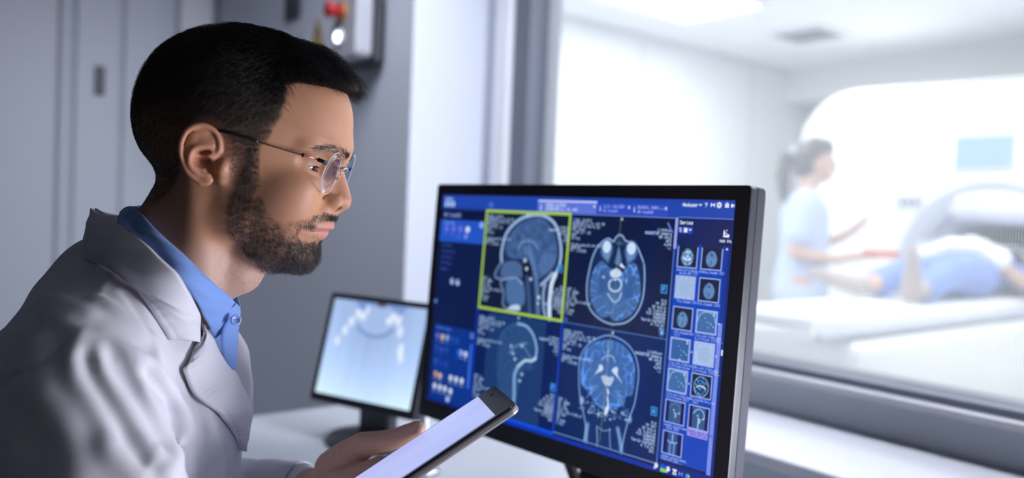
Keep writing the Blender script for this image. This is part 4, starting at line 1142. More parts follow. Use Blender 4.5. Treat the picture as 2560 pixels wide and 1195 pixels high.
# ------------------------------------------------------------------ hair
def tri_sample(V, Q, n, wfun, seed):
    r = np.random.default_rng(seed)
    T = np.concatenate([Q[:, [0, 1, 2]], Q[:, [0, 2, 3]]]); a, b, c = V[T[:, 0]], V[T[:, 1]], V[T[:, 2]]
    nr = np.cross(b - a, c - a); ar = np.linalg.norm(nr, axis=1)
    ct = (a + b + c) / 3; w = ar * wfun(ct); w /= w.sum()
    i = r.choice(len(T), n, p=w); u, v = r.random(n), r.random(n); m = u + v > 1; u[m], v[m] = 1 - u[m], 1 - v[m]
    return a[i] + u[:, None] * (b - a)[i] + v[:, None] * (c - a)[i]

def strands_object(name, P, rad, m, parent, tip=.35):
    """P: (n, k, 3) world metres"""
    n, k = P.shape[:2]
    hc = bpy.data.hair_curves.new(name)
    hc.add_curves([k] * n)
    hc.position_data.foreach_set('vector', np.ascontiguousarray(P, np.float32).ravel())
    ra = hc.attributes.get('radius') or hc.attributes.new('radius', 'FLOAT', 'POINT')
    t = np.linspace(0, 1, k); rr = (rad[:, None] if hasattr(rad, '__len__') else rad) * (1 - (1 - tip) * t ** 2)[None]
    ra.data.foreach_set('value', np.broadcast_to(rr, (n, k)).astype(np.float32).ravel())
    hc.materials.append(m)
    o = bpy.data.objects.new(name, hc); COL.objects.link(o)
    if parent:
        o.parent = parent; o.matrix_parent_inverse = parent_matrix(parent).inverted()
    return o

def norm(v): return v / (np.linalg.norm(v, axis=-1, keepdims=True) + 1e-9)

def hair_material(name, col, rough=.42):
    m = bpy.data.materials.new(name); m.use_nodes = True
    nt = m.node_tree; b = nt.nodes['Principled BSDF']
    hi = nt.nodes.new('ShaderNodeHairInfo'); mx = nt.nodes.new('ShaderNodeMix'); mx.data_type = 'RGBA'
    mx.inputs[6].default_value = (*[c * .55 for c in col], 1); mx.inputs[7].default_value = (*[min(1, c * 1.7) for c in col], 1)
    nt.links.new(hi.outputs['Random'], mx.inputs[0]); nt.links.new(mx.outputs[2], b.inputs['Base Color'])
    b.inputs['Roughness'].default_value = rough; b.inputs['Specular IOR Level'].default_value = .75
    return m

def smooth(a, b, x): 
    t = np.clip((x - a) / (b - a), 0, 1); return t * t * (3 - 2 * t)

def ear_near(P, m=3): return ((P[:, 0] + 14) / (20 + m)) ** 2 + ((P[:, 2] - 6) / (30 + m)) ** 2 < 1

def hair_front(z): return np.interp(z, [-10, 18, 28, 40, 53, 75, 86, 92, 97, 101, 130], [31, 27, 31, 36, 39, 38, 34, 44, 66, 90, 120])
def nape_line(x): return np.interp(x, [-90, -70, -50, -38, -28, -10, 5, 12], [-64, -62, -50, -30, -6, 22, 30, -10])
def scalp_w(P):
    x, y, z = P.T
    m = smooth(-2.5, 2.5, hair_front(z) - x + 1.6 * noise2(y, z, .5, 77)) * smooth(-5, 6, z - nape_line(x))
    m = np.where((np.abs(y) < 40) & (x > 20) & (z < 92), 0, m)
    return np.where(ear_near(P, 4), 0, m)
def side_w(P): return scalp_w(P) * (1 - .6 * smooth(90, 110, P[:, 2] + .10 * P[:, 0]))
def top_w(P): return scalp_w(P) * smooth(66, 88, P[:, 2] + .10 * P[:, 0])

def comb(root, T, L, layer, k, lift, wave=0.0, seed=0, droop=0.0):
    r = np.random.default_rng(seed)
    n = HF.grad(root); P = root - n * .6; out = [P]; d = norm(n * lift[:, None] + T)
    ph = r.uniform(0, 6.3, (len(root), 1)); ax = norm(r.normal(size=root.shape))
    for i in range(1, k):
        t = i / (k - 1)
        step = (L / (k - 1))[:, None]
        g = HF.grad(P); Tt = norm(T - g * (T * g).sum(1, keepdims=True)); Tt[:, 2] -= droop * t
        d = norm(d * .35 + Tt * .65 + g * (lift[:, None] * (1 - t) * .6) + ax * wave * np.sin(ph + 5 * t))
        P = P + d * step
        sd = HF.sample(P); tgt = layer * smooth(0, .45, t)
        g = HF.grad(P)
        P = P + g * (np.maximum(tgt - sd, 0) * .8)[:, None]
        out.append(P)
    return np.stack(out, 1)

def make_hair(parent):
    m_top = hair_material('dark brown hair', (.014, .011, .013), .26)
    m_side = hair_material('short clipped hair', (.020, .014, .012), .5)
    # long top, combed forward
    R_ = tri_sample(HV, HQ, 20000, top_w, 1); r = np.random.default_rng(2); n = len(R_)
    x, y, z = R_.T
    u = noise2(x, y, .16, 31); u2 = noise2(x, z, .10, 32)
    T = np.stack([np.ones(n), .28 * u + .12 * np.sign(y) * smooth(20, 60, np.abs(y)), -.10 + 0 * x], 1)
    back = smooth(-30, -75, x)[:, None]
    T = norm(T * (1 - back) + np.stack([-.25 + 0 * x, .3 * u, -1 + 0 * x], 1) * back)
    side = smooth(46, 66, np.abs(y))[:, None]
    T = norm(T * (1 - .55 * side) + np.stack([.35 + 0 * x, .1 * np.sign(y), -.8 + 0 * x], 1) * .55 * side)
    fr = smooth(20, 74, x)
    L = (19 + 13 * fr - 15 * smooth(54, 76, x)) * r.uniform(.75, 1.08, n) * (1 - .45 * back[:, 0]) * (1 - .45 * side[:, 0])
    layer = r.uniform(.3, 1, n) * (8.0 + 12.5 * smooth(0, 48, x) + 1.5 * u2) * (1 - .45 * side[:, 0]) * (1 - .2 * back[:, 0])
    P = comb(R_, T, L, layer, 9, .55 + .25 * r.random(n) + .7 * fr, .05, 3, droop=.12)
    # clumps: strands lean to the nearest of 700 guides
    gi = r.choice(n, 900, replace=False); G = R_[gi]
    near = np.empty(n, int)
    for s0 in range(0, n, 1500):
        near[s0:s0 + 1500] = ((R_[s0:s0 + 1500, None] - G[None]) ** 2).sum(2).argmin(1)
    t = np.linspace(0, 1, 9)[None, :, None]; g = P[gi][near]
    rel = P - P[:, :1] + (P[:, :1] - g[:, :1]) * (1 - .55 * t)
    tgt = g[:, :1] + (g - g[:, :1]) * .5 + rel * .5
    tgt = P[:, :1] + (g - g[:, :1]) + 0
    w = .55 * t ** 1.3
    P = P * (1 - w) + (tgt - (P[:, :1] - g[:, :1]) * .5 * t) * w
    sd = HF.sample(P.reshape(-1, 3)); gg = HF.grad(P.reshape(-1, 3)); P = (P.reshape(-1, 3) + gg * np.maximum(.6 - sd, 0)[:, None]).reshape(P.shape)
    P[:, 0] = R_ - HF.grad(R_) * .5
    strands_object('hair', to_world(P.reshape(-1, 3)).reshape(P.shape), .000085, m_top, parent, .3)
    # clipped sides and back
    R_ = tri_sample(HV, HQ, 52000, side_w, 5); n = len(R_); x, y, z = R_.T
    T = norm(np.stack([-.45 + .3 * r.normal(size=n), .1 * r.normal(size=n), -1 + 0 * x], 1))
    up = smooth(5, 80, z) * .9 + smooth(-62, 0, z) * .25
    L = (1.6 + 8.5 * up) * r.uniform(.7, 1.1, n)
    L = np.where((x > 10) & (z < 30), 3.5, L)
    P = comb(R_, T, L, (.5 + 4.5 * up) * r.random(n), 4, 1.0 + .5 * r.random(n), .25, 6)
    strands_object('clipped_hair', to_world(P.reshape(-1, 3)).reshape(P.shape), .00007, m_side, parent, .5)

def cheek_line(x): return np.interp(x, [10, 30, 34, 39, 45, 52, 62, 74, 84, 90, 120], [30, 26, 6, -10, -22, -30, -34, -32, -26, -16, -15])
def jaw_back(z): return np.interp(z, [-100, -85, -73, -56, -31, -12, 5, 20, 30], [60, 50, 34, 19, 14, 18, 22, 21, 12])
def beard_w(P):
    x, y, z = P.T
    m = smooth(-3, 5, cheek_line(x) - z) * smooth(-2.5, 2.5, x - jaw_back(z)) * smooth(-92, -84, z)
    lip = (x > 84) & (np.abs(y) < 27 - .0 * x) & (z > -45 + .012 * y * y) & (z < -22.0 - .008 * y * y)
    m = np.where(lip & (np.abs(y) < 26), 0, m)
    bare = (((x - 85) / 8) ** 2 + ((z + 42.5) / 6.5) ** 2 < 1) & (np.abs(y) > 9) & (np.abs(y) < 36)
    m = np.where(bare, m * .03, m)
    m = np.where((x > 92) & (z < -41) & (z > -49) & (np.abs(y) > 6), m * .1, m)
    m = np.where((z > -17) & (x > 86), 0, m)
    m = np.where((np.abs(y) < 3) & (z > -25) & (x > 98), m * .4, m)
    nose = (z > -20) & (x > 80); m = np.where(nose & (np.abs(y) > 24), 0, m)
    m = np.where((z > -31) & (x > 84) & (np.abs(y) > 3), m * (1.9 - 1.2 * smooth(14, 27, np.abs(y))), m)
    # patchy cheek
    cheek = (x > 34) & (z > -52) & (x < 84)
    m = np.where(cheek, m * np.clip(.42 + .5 * noise2(x, z, .22, 21) + .5 * smooth(-36, -54, z), .05, 1), m)
    m = np.where((z > -8) & (x < 36), m * .75, m)
    under = (HF.grad(P)[:, 2] < -.55) & (x < 70); m = np.where(under, m * .6, m)
    return m

def make_beard(parent):
    mb = hair_material('dark beard hair', (.026, .020, .022), .30)
    r = np.random.default_rng(12)
    R_ = tri_sample(HV, HQ, 15500, beard_w, 11); n = len(R_); x, y, z = R_.T
    chin = smooth(-40, -66, z) * smooth(30, 80, x)
    must = (z > -30) & (x > 84)
    T = norm(np.stack([.35 + .5 * chin + .35 * r.normal(size=n), .35 * r.normal(size=n), -1 + 0 * x], 1))
    T[must] = norm(np.stack([.15 + 0 * x, np.sign(y) * .55, -.8 + 0 * x], 1) + .25 * r.normal(size=(n, 3)))[must]
    L = (4.6 + 4.8 * chin) * r.uniform(.6, 1.2, n); L = np.where(must, 3.5 * r.uniform(.7, 1.1, n), L)
    L = np.where(z > -20, np.minimum(L, 3.8), L)
    L = np.where(must & (np.abs(y) < 11), L * 1.35, L)
    lay = np.where(must, 1.9, 1.2 + 3.2 * chin) * r.random(n) + .3
    P = comb(R_, T, L, lay, 6, .55 + .6 * r.random(n) + .4 * chin, .75, 13)
    strands_object('beard', to_world(P.reshape(-1, 3)).reshape(P.shape), .000075, mb, parent, .4)
    # short stubble fading down the throat
    def stub_w(P):
        x, y, z = P.T
        return smooth(-128, -96, z) * smooth(-60, -78, z) * smooth(6, 30, x) * (HF.grad(P)[:, 2] < .1)
    R_ = tri_sample(HV, HQ, 5200, stub_w, 17); n = len(R_)
    T = norm(np.stack([.2 + .3 * r.normal(size=n), .3 * r.normal(size=n), -1 + np.zeros(n)], 1))
    P = comb(R_, T, 1.3 * r.uniform(.6, 1.2, n), .3 * r.random(n) + .1, 3, .7 + .3 * r.random(n), .1, 18)
    strands_object('stubble', to_world(P.reshape(-1, 3)).reshape(P.shape), .00004, mb, parent, .6)
    # eyebrows: along an arc over each eye
    for sy in (-1, 1):
        n = 560; t = r.random(n) ** 1.1
        bx = np.interp(t, [0, .35, .7, 1], [90.5, 83, 71, 57]); bz = np.interp(t, [0, .35, .7, 1], [38.5, 42.0, 43.6, 39.5]) + r.normal(size=n) * np.interp(t, [0, .3, 1], [1.9, 1.9, .7])
        by = np.interp(t, [0, .35, .7, 1], [10, 24, 39, 50])
        Pb = np.stack([bx + 12, sy * by, bz], 1)
        for _ in range(6): Pb -= HF.grad(Pb) * HF.sample(Pb)[:, None]
        Tb = norm(np.stack([-.5 - .3 * t, sy * (.75 + 0 * t), np.interp(t, [0, .3, .6, 1], [.9, .35, -.1, -.5])], 1) + .2 * r.normal(size=(n, 3)))
        P = comb(Pb, Tb, 6.0 * r.uniform(.6, 1.1, n), .9 * r.random(n) + .2, 5, .25 + .3 * r.random(n), .08, 14)
        strands_object('eyebrow', to_world(P.reshape(-1, 3)).reshape(P.shape), .00008, mb, parent, .3)
        n = 46; t = np.linspace(0, 1, n); th = (t - .5) * 2
        lx = 62.2 + 13.2 * np.cos(th * 1.0); ly = 31.5 + 13.2 * np.sin(th * 1.0); lz = 23.6 - 1.6 * th ** 2
        Pl = np.stack([lx, sy * ly, lz], 1); dl = norm(np.stack([np.cos(th), sy * np.sin(th) * .8, -.55 + 0 * th], 1))
        k = np.linspace(0, 1, 5)[None, :, None]
        P = Pl[:, None] + dl[:, None] * k * 5.5 + np.array([0, 0, 1.6]) * k ** 2
        strands_object('eyelashes', to_world(P.reshape(-1, 3)).reshape(P.shape), .00008, mb, parent, .3)

# ------------------------------------------------------------------ skin
def skin_attr(me, V):
    """rgb colour per vertex, colours of skin regions plus shade painted between the lips, in head millimetres"""
    x, y, z = V.T; ay = np.abs(y)
    base = np.array([.50, .245, .138]); C = np.tile(base, (len(V), 1))
    def blend(m, c):
        C[:] = C * (1 - m[:, None]) + np.array(c) * m[:, None]
    n1 = noise2(x, z, .05, 41); n2 = noise2(x + y, z, .2, 42)
    C *= (1 + .05 * n1 + .03 * n2)[:, None]
    blend(.35 * np.exp(-(((x + 14) / 22) ** 2 + ((z - 6) / 30) ** 2) ** 2) * (ay > 70), (.50, .20, .13))
    blend(.4 * np.exp(-((x - 108) / 10) ** 2 - ((z + 2) / 12) ** 2), (.50, .22, .16))
    blend(.30 * np.exp(-((x - 62) / 20) ** 2 - ((z + 8) / 16) ** 2), (.50, .24, .17))
    yy = ay
    lipz = -34.3 - .0016 * yy * yy
    up = smooth(0, 1.6, (lipz + 9.6 - .014 * yy * yy) - z) * smooth(-9, -6, z - lipz)
    dn = smooth(0, 2, z - (lipz - 9.6 + .012 * yy * yy)) * smooth(0, -1, z - lipz - .5)
    m = np.clip(np.maximum(up * (z > lipz - 1), dn), 0, 1) * (x > 85) * smooth(26.5, 24, yy)
    m = m * (np.where(z > lipz, z - lipz < 9.8 - .0138 * yy * yy, lipz - z < 9.6 - .013 * yy * yy))
    blend(.85 * m, (.56, .22, .20))
    blend(.75 * np.exp(-((z - lipz + .3) / .8) ** 2) * (x > 84) * (x < 101.5) * smooth(29, 26, yy), (.20, .06, .06))  # darkness of the mouth groove painted into the colour
    blend(.7 * smooth(-55, -95, z), (.56, .37, .30))
    blend(scalp_w(V) * (.30 + .66 * smooth(30, 76, z)) * (.6 + .4 * smooth(-60, 10, z)), (.020, .014, .013))
    blend(.30 * beard_w(V), (.14, .09, .075))
    blend(.5 * np.exp(-((x - 76) / 5) ** 2 - ((z - 22) / 5) ** 2) * (ay > 14) * (ay < 48), (.40, .22, .18))
    a = me.attributes.new('skin', 'FLOAT_COLOR', 'POINT')
    a.data.foreach_set('color', np.concatenate([np.clip(C, 0, 1), np.ones((len(V), 1))], 1).astype(np.float32).ravel())

def skin_material():
    m = bpy.data.materials.new('skin'); m.use_nodes = True
    nt = m.node_tree; b = nt.nodes['Principled BSDF']; N = nt.nodes.new; L = nt.links.new
    at_ = N('ShaderNodeAttribute'); at_.attribute_name = 'skin'
    L(at_.outputs['Color'], b.inputs['Base Color'])
    b.inputs['Roughness'].default_value = .53; b.inputs['Specular IOR Level'].default_value = .5
    b.inputs['Subsurface Weight'].default_value = .18; b.inputs['Subsurface Radius'].default_value = (1.0, .35, .2); b.inputs['Subsurface Scale'].default_value = .006
    tc = N('ShaderNodeTexCoord')
    v = N('ShaderNodeTexVoronoi'); v.inputs['Scale'].default_value = 2400; L(tc.outputs['Object'], v.inputs['Vector'])
    n = N('ShaderNodeTexNoise'); n.inputs['Scale'].default_value = 260; n.inputs['Detail'].default_value = 4; L(tc.outputs['Object'], n.inputs['Vector'])
    ad = N('ShaderNodeMath'); ad.operation = 'ADD'; L(v.outputs['Distance'], ad.inputs[0]); L(n.outputs['Fac'], ad.inputs[1])
    bp = N('ShaderNodeBump'); bp.inputs['Strength'].default_value = .13; bp.inputs['Distance'].default_value = .0004
    L(ad.outputs[0], bp.inputs['Height']); L(bp.outputs['Normal'], b.inputs['Normal'])
    return m
# ------------------------------------------------------------------ tablet computer held in the left hand
TA = at(1237, 962, .85); TB0 = at(1291, 1010, .726)
TL = (at(925, 1168, .82) - TA).normalized()          # down the long side, towards the wrist
TS = (TB0 - TA); TS = (TS - TL * TS.dot(TL)).normalized()  # across, towards the camera
TN = TS.cross(TL).normalized()
if TN.z < 0: TN = -TN
TWID, TLEN, TTH = .124, .212, .0085
tc_ = TA + TS * (TWID / 2) + TL * (TLEN / 2)
TM = Matrix(((TS.x, -TL.x, TN.x, tc_.x), (TS.y, -TL.y, TN.y, tc_.y), (TS.z, -TL.z, TN.z, tc_.z), (0, 0, 0, 1)))
t = tag(empty('tablet', mw=TM), 'slim tablet with a pale lavender glowing screen held in the left hand', 'tablet')
bm = bmesh.new(); prism(bm, rrect(-TWID / 2, TWID / 2, -TLEN / 2, TLEN / 2, .009), -TTH, -.0012, bev=.0022)
obj('back_shell', bm, mat('anodised shell', (.36, .33, .34), .38, metal=.4), t)
bm = bmesh.new(); prism(bm, rrect(-TWID / 2 + .0006, TWID / 2 - .0006, -TLEN / 2 + .0006, TLEN / 2 - .0006, .0085), -.0011, .0, bev=.0004)
obj('front_glass', bm, mat('black glass', (.004, .005, .012), .16, spec=.25), t)
sq = screen_quad('screen', TWID - .014, TLEN - .044, screen_mat('tablet screen', paint_tablet_screen(), 1.0), t)
sq.matrix_basis = Matrix.Translation((.0, .0, .0009)) @ Matrix.Rotation(radians(-90), 4, 'X')
bm = bmesh.new(); lathe(bm, [(0, .0006), (.0022, .0005), (.0026, .0001)], seg=16)
o = obj('camera_lens', bm, mat('lens amber', (.10, .06, .02), .1), t, smooth=True); o.location = (-.030, TLEN / 2 - .010, 0)

# ------------------------------------------------------------------ the doctor: body (head, neck, torso, arms, left hand) as one mesh
def V3(p): return (p.x, p.y, p.z)
def P4(px, py, Y, r): 
    q = at(px, py, Y); return (q.x, q.y, q.z, r)
def T4(l, s, n, r):
    """point relative to the tablet's far top corner: along length, across, off the face"""
    q = TA + TL * l + TS * s + TN * n; return (q.x, q.y, q.z, r)

def hand_field():
    c = TA + TL * .16
    f = Field((c.x - .11, c.y - .12, c.z - .11), (c.x + .13, c.y + .09, c.z + .10), .0012)
    C_ = f.chain
    wr = (-.218, .900, .880)
    # forearm into the palm
    C_([(-.33, .948, .862, .030), (wr[0], wr[1], wr[2], .0265)], .01)
    pc = T4(.178, -.014, -.018, 0)
    C_([(wr[0], wr[1], wr[2], .026), T4(.185, -.020, -.012, .024), T4(.150, -.014, -.016, .019)], .012)
    C_([(wr[0], wr[1], wr[2], .024), T4(.190, .012, -.028, .020), T4(.155, .012, -.027, .013)], .012)
    C_([T4(.182, .010, -.026, .014), T4(.182, -.012, -.020, .018)], .012)
    # thumb: thenar, knuckle, joint, tip resting on the glass edge
    th = [P4(836, 1172, .876, .022), P4(872, 1140, .866, .0180), P4(916, 1113, .858, .0135), P4(952, 1104, .854, .0115), P4(990, 1096, .851, .0108), P4(1022, 1082, .848, .0100), P4(1044, 1072, .845, .0083)]
    C_(th, .006, sm=True)
    f.bump([P4(893, 1092, .852, 0)[:3]], .003, .010)
    # fingers under the tablet, bent across its back
    for i, (l0, ln) in enumerate(((.118, .056), (.138, .062), (.158, .060), (.177, .050))):
        r = (.0090, .0092, .0088, .0078)[i]
        k0 = T4(l0 + .014, -.032, -.020, r * 1.25); k1 = T4(l0 + .006, -.016, -.028, r * 1.08)
        k2 = T4(l0 - .002, .004, -TTH - r * 1.3, r); k3 = T4(l0 - .008, .004 + ln * .26, -TTH - r * 1.0, r * .92); k4 = T4(l0 - .012, .004 + ln * .50, -TTH - r * .92, r * .80)
        C_([T4(.182, -.016, -.020, .014), k0], .006)
        C_([k0, k1, k2, k3, k4], .0018)
    # creases
    f.bump([P4(986, 1086, .842, 0)[:3], P4(990, 1106, .842, 0)[:3]], -.0007, .0012)
    f.bump([P4(930, 1092, .846, 0)[:3], P4(944, 1118, .846, 0)[:3]], -.0006, .0016)
    return f
hf = hand_field()
hv, hq = hf.nets(); hv = relax(hv, hq, 1, .4)

def body_prims(f, g=0.0):
    """torso and arms; g grows or shrinks the radii (metres)"""
    C_ = f.chain
    C_([(-.385, .80, 1.025, .108 + g), (-.52, .80, .86, .165 + g), (-.55, .80, .60, .15 + g)], .05, sc=(1, 1.28, 1))
    C_([(-.375, .80, 1.00, .100 + g), (-.385, .80, .86, .112 + g), (-.42, .80, .66, .12 + g)], .05, sc=(1, 1.25, 1))
    C_([(-.385, .79, 1.105, .062 + g), (-.350, .665, 1.070, .058 + g)], .04)
    C_([(-.385, .81, 1.105, .062 + g), (-.430, .94, 1.065, .055 + g)], .04)
    C_([(-.338, .632, 1.032, .060 + g), (-.300, .602, .960, .064 + g), (-.255, .575, .83, .058 + g), (-.235, .60, .79, .050 + g)], .035)
    C_([(-.430, .965, 1.025, .055 + g), (-.440, .985, .87, .046 + g), (-.345, .953, .862, .040 + g), (-.232, .908, .877, .0345 + g)], .03)

bf = Field((-.76, .44, .60), (-.17, 1.11, 1.20), .009)
body_prims(bf, -.030)
bv, bq = bf.nets()
hw = to_world(HV)
allV = np.concatenate([hw, hv, bv]); allQ = np.concatenate([HQ, hq + len(hw), bq + len(hw) + len(hv)])
PO = np.array([-.45, .80, 0.0])
me = mesh_from('person', allV - PO, allQ)
hh_inv = np.linalg.inv(HMn)
lv = allV @ hh_inv[:3, :3].T + hh_inv[:3, 3]
lv[len(hw):] = np.array([0, 0, -180])
skin_attr(me, lv)
doctor = tag(obj('person', me, skin_material()), 'bearded man in glasses and white lab coat looking down at the tablet he holds', 'person')
doctor.location = Vector(PO)
make_hair(doctor); make_beard(doctor)
# fingernail
nm = Matrix.Translation(Vector(P4(1040, 1068, .858, 0)[:3]))
bm = bmesh.new(); bmesh.ops.create_uvsphere(bm, u_segments=20, v_segments=12, radius=1)
thd = (at(1044, 1072, .845) - at(1022, 1082, .848)).normalized(); upn = (CAM - at(1040, 1070, .86)).normalized() * .55 + Vector((0, 0, 1)) * .83; upn = (upn - thd * upn.dot(thd)).normalized(); sd_ = thd.cross(upn)
for v in bm.verts:
    q = v.co.copy(); v.co = at(1038, 1074, .8455) + thd * q.x * .0075 + sd_ * q.y * .0058 + upn * (.0062 + q.z * .0022)
obj('fingernail', bm, mat('nail', (.55, .34, .28), .25), doctor, smooth=True, world=True)
# eyes
def eye_material():
    m = bpy.data.materials.new('eye'); m.use_nodes = True; nt = m.node_tree; b = nt.nodes['Principled BSDF']; N = nt.nodes.new; L = nt.links.new
    tc = N('ShaderNodeTexCoord'); sp = N('ShaderNodeSeparateXYZ'); L(tc.outputs['Object'], sp.inputs[0])
    cr = N('ShaderNodeValToRGB'); e = cr.color_ramp.elements
    mr = N('ShaderNodeMapRange'); mr.inputs[1].default_value = .0095; mr.inputs[2].default_value = .0122; L(sp.outputs['X'], mr.inputs[0]); L(mr.outputs[0], cr.inputs[0])
    e[0].position = .0; e[0].color = (.34, .29, .29, 1); e[1].position = .86; e[1].color = (.008, .007, .007, 1)
    for p_, c_ in ((.12, (.32, .27, .27, 1)), (.20, (.022, .014, .011, 1)), (.72, (.060, .030, .016, 1)), (.84, (.03, .016, .010, 1))):
        q = cr.color_ramp.elements.new(p_); q.color = c_
    L(cr.outputs[0], b.inputs['Base Color']); b.inputs['Roughness'].default_value = .12; b.inputs['Coat Weight'].default_value = 1; b.inputs['Coat Roughness'].default_value = .03
    return m
M_EYE = eye_material()
for sy in (-1, 1):
    bm = bmesh.new(); bmesh.ops.create_uvsphere(bm, u_segments=48, v_segments=32, radius=.0122)
    for v in bm.verts:
        if v.co.x > .0100: v.co.x += (v.co.x - .0100) * .38
    o = obj('eyeball', bm, M_EYE, doctor, smooth=True)
    o.matrix_parent_inverse = parent_matrix(doctor).inverted()
    rot = Matrix(((HXv.x, HYv.x, HZv.x), (HXv.y, HYv.y, HZv.y), (HXv.z, HYv.z, HZv.z))).to_4x4()
    o.matrix_basis = Matrix.Translation(HM @ Vector((63.0, sy * 31.5, 21.8))) @ rot @ Matrix.Rotation(radians(-5), 4, 'Z') @ Matrix.Rotation(radians(10), 4, 'Y')

# ------------------------------------------------------------------ cloth
def cloth_mat(name, col, rough=.75, weave=1800, str_=.12, sheen=.15):
    m = bpy.data.materials.new(name); m.use_nodes = True; nt = m.node_tree; b = nt.nodes['Principled BSDF']; N = nt.nodes.new; L = nt.links.new
    b.inputs['Base Color'].default_value = (*col, 1); b.inputs['Roughness'].default_value = rough; b.inputs['Sheen Weight'].default_value = sheen; b.inputs['Specular IOR Level'].default_value = .25
    tc = N('ShaderNodeTexCoord'); w = N('ShaderNodeTexWave'); w.inputs['Scale'].default_value = weave / 2.2; w.inputs['Distortion'].default_value = .6; w.bands_direction = 'DIAGONAL'
    L(tc.outputs['Object'], w.inputs['Vector'])
    n = N('ShaderNodeTexNoise'); n.inputs['Scale'].default_value = 55; n.inputs['Detail'].default_value = 4; L(tc.outputs['Object'], n.inputs['Vector'])
    a = N('ShaderNodeMath'); a.operation = 'MULTIPLY_ADD'; a.inputs[1].default_value = 3.0; L(n.outputs['Fac'], a.inputs[0]); L(w.outputs['Fac'], a.inputs[2])
    bp = N('ShaderNodeBump'); bp.inputs['Strength'].default_value = str_; bp.inputs['Distance'].default_value = .0008; L(a.outputs[0], bp.inputs['Height']); L(bp.outputs['Normal'], b.inputs['Normal'])
    return m
M_COAT = cloth_mat('white coat cotton', (.68, .67, .73))
M_SHIRT = cloth_mat('light blue shirt cotton', (.20, .34, .72), str_=.2)

def cast(f, px, py, off=0.0, y0=.35, y1=1.25):
    """where the line of sight of a photo position meets the field f; off moves it back towards the camera"""
    ys = np.arange(y0, y1, .002)
    o = at(px, py, 1.0) - CAM
    P = np.array(CAM)[None] + np.array(o)[None] * ys[:, None]
    v = f.sample(P); ins = [np.all([(P[:, i] > f.ax[i][0]) & (P[:, i] < f.ax[i][-1]) for i in range(3)], 0)][0]
    k = np.where((v < 0) & ins)[0]
    if len(k) == 0: return None
    return at(px, py, ys[k[0]] - off)

cf = Field((-.74, .45, .80), (-.20, 1.08, 1.19), .0032)
body_prims(cf, 0)
PXL = lambda L_: [q for q in (cast(cf, *p) for p in L_) if q is not None]
folds = [
 ([(287, 683), (257, 713), (239, 749), (215, 791), (203, 863)], .0028, .0028),
 ([(192, 868), (186, 905), (200, 959), (239, 1019), (266, 1078), (272, 1126), (300, 1160), (345, 1195)], .0095, .0070),
 ([(240, 872), (246, 905), (262, 947), (300, 1007), (340, 1066), (383, 1126), (425, 1185)], .0088, .0048),
 ([(332, 905), (345, 940), (362, 983), (395, 1040), (425, 1085), (437, 1125)], .0075, .0042),
 ([(305, 880), (345, 897), (383, 923), (418, 965), (440, 1010), (455, 1060), (452, 1105), (438, 1150), (415, 1195)], .0100, .0062),
 ([(380, 848), (388, 880), (398, 915), (420, 955), (443, 985), (462, 1030), (470, 1080)], .0080, .0052),
 ([(239, 740), (287, 775), (335, 808), (385, 845)], .0048, .0060),
 ([(209, 836), (262, 850), (320, 872), (370, 900)], .0050, .0050),
 ([(120, 800), (160, 812), (195, 835)], .0040, .0060), ([(110, 745), (180, 765), (225, 785)], .0038, .0060), ([(60, 770), (120, 775), (170, 792)], .0025, .008),
 ([(150, 870), (84, 917), (0, 965)], -.0045, .0026), ([(150, 862), (84, 908), (0, 955)], .0022, .0035),
 ([(215, 885), (225, 930), (255, 985), (285, 1040), (320, 1100), (350, 1150)], -.0070, .0055),
 ([(290, 890), (312, 940), (345, 1000), (385, 1065), (410, 1120)], -.0070, .0055),
 ([(365, 930), (400, 980), (430, 1030), (440, 1070)], -.0050, .0050),
 ([(478, 935), (492, 990), (505, 1050), (510, 1120), (508, 1195)], -.0090, .0065),
 ([(500, 1010), (530, 1080), (545, 1140), (550, 1195)], .0055, .0060), ([(555, 1085), (572, 1140), (578, 1195)], .0040, .0045),
 ([(385, 1150), (400, 1120), (415, 1135), (408, 1180)], .0050, .0045),
 ([(100, 1000), (170, 1060), (190, 1190)], .0045, .0150), ([(30, 1020), (80, 1100)], -.0035, .0150),
 ([(30, 840), (90, 850)], .003, .010), ([(320, 735), (352, 790), (390, 850)], -.0035, .0050),
]
for L_, h_, w_ in folds:
    q = PXL(L_)
    if len(q) > 1: cf.bump([V3(p) for p in crom([V3(p) for p in q], 4)] if False else [tuple(p) for p in crom([V3(p) for p in q], 4)], h_, w_)
sl, X_, Y_, Z_ = cf.win()
cf.F[sl] -= (.0016 * np.sin(X_ * 60 + 2 * np.sin(Z_ * 45)) * np.sin(Y_ * 50 + Z_ * 38)).astype(np.float32)
# open the neck hole and the front between the lapels
cf.chain([(-.345, .800, 1.19, .062), (-.325, .800, 1.12, .058)], .01, cut=True)
cf.chain([(-.290, .805, 1.13, .050), (-.262, .806, 1.06, .030), (-.250, .806, 1.00, .008)], .008, cut=True)
cf.chain([(-.185, .890, .883, .045), (-.212, .900, .879, .0295)], .003, cut=True)
cv, cq = cf.nets(); cv = relax(cv, cq, 2, .5)
m_ = mesh_from('lab_coat', cv - PO, cq)
coat = obj('lab_coat', m_, M_COAT, doctor)

def resample(P, n):
    P = np.array([tuple(p) for p in crom(P, 8)]); d = np.r_[0, np.cumsum(np.linalg.norm(np.diff(P[:, :3], axis=0), axis=1))]
    t = np.linspace(0, d[-1], n); return np.stack([np.interp(t, d, P[:, i]) for i in range(3)], 1)

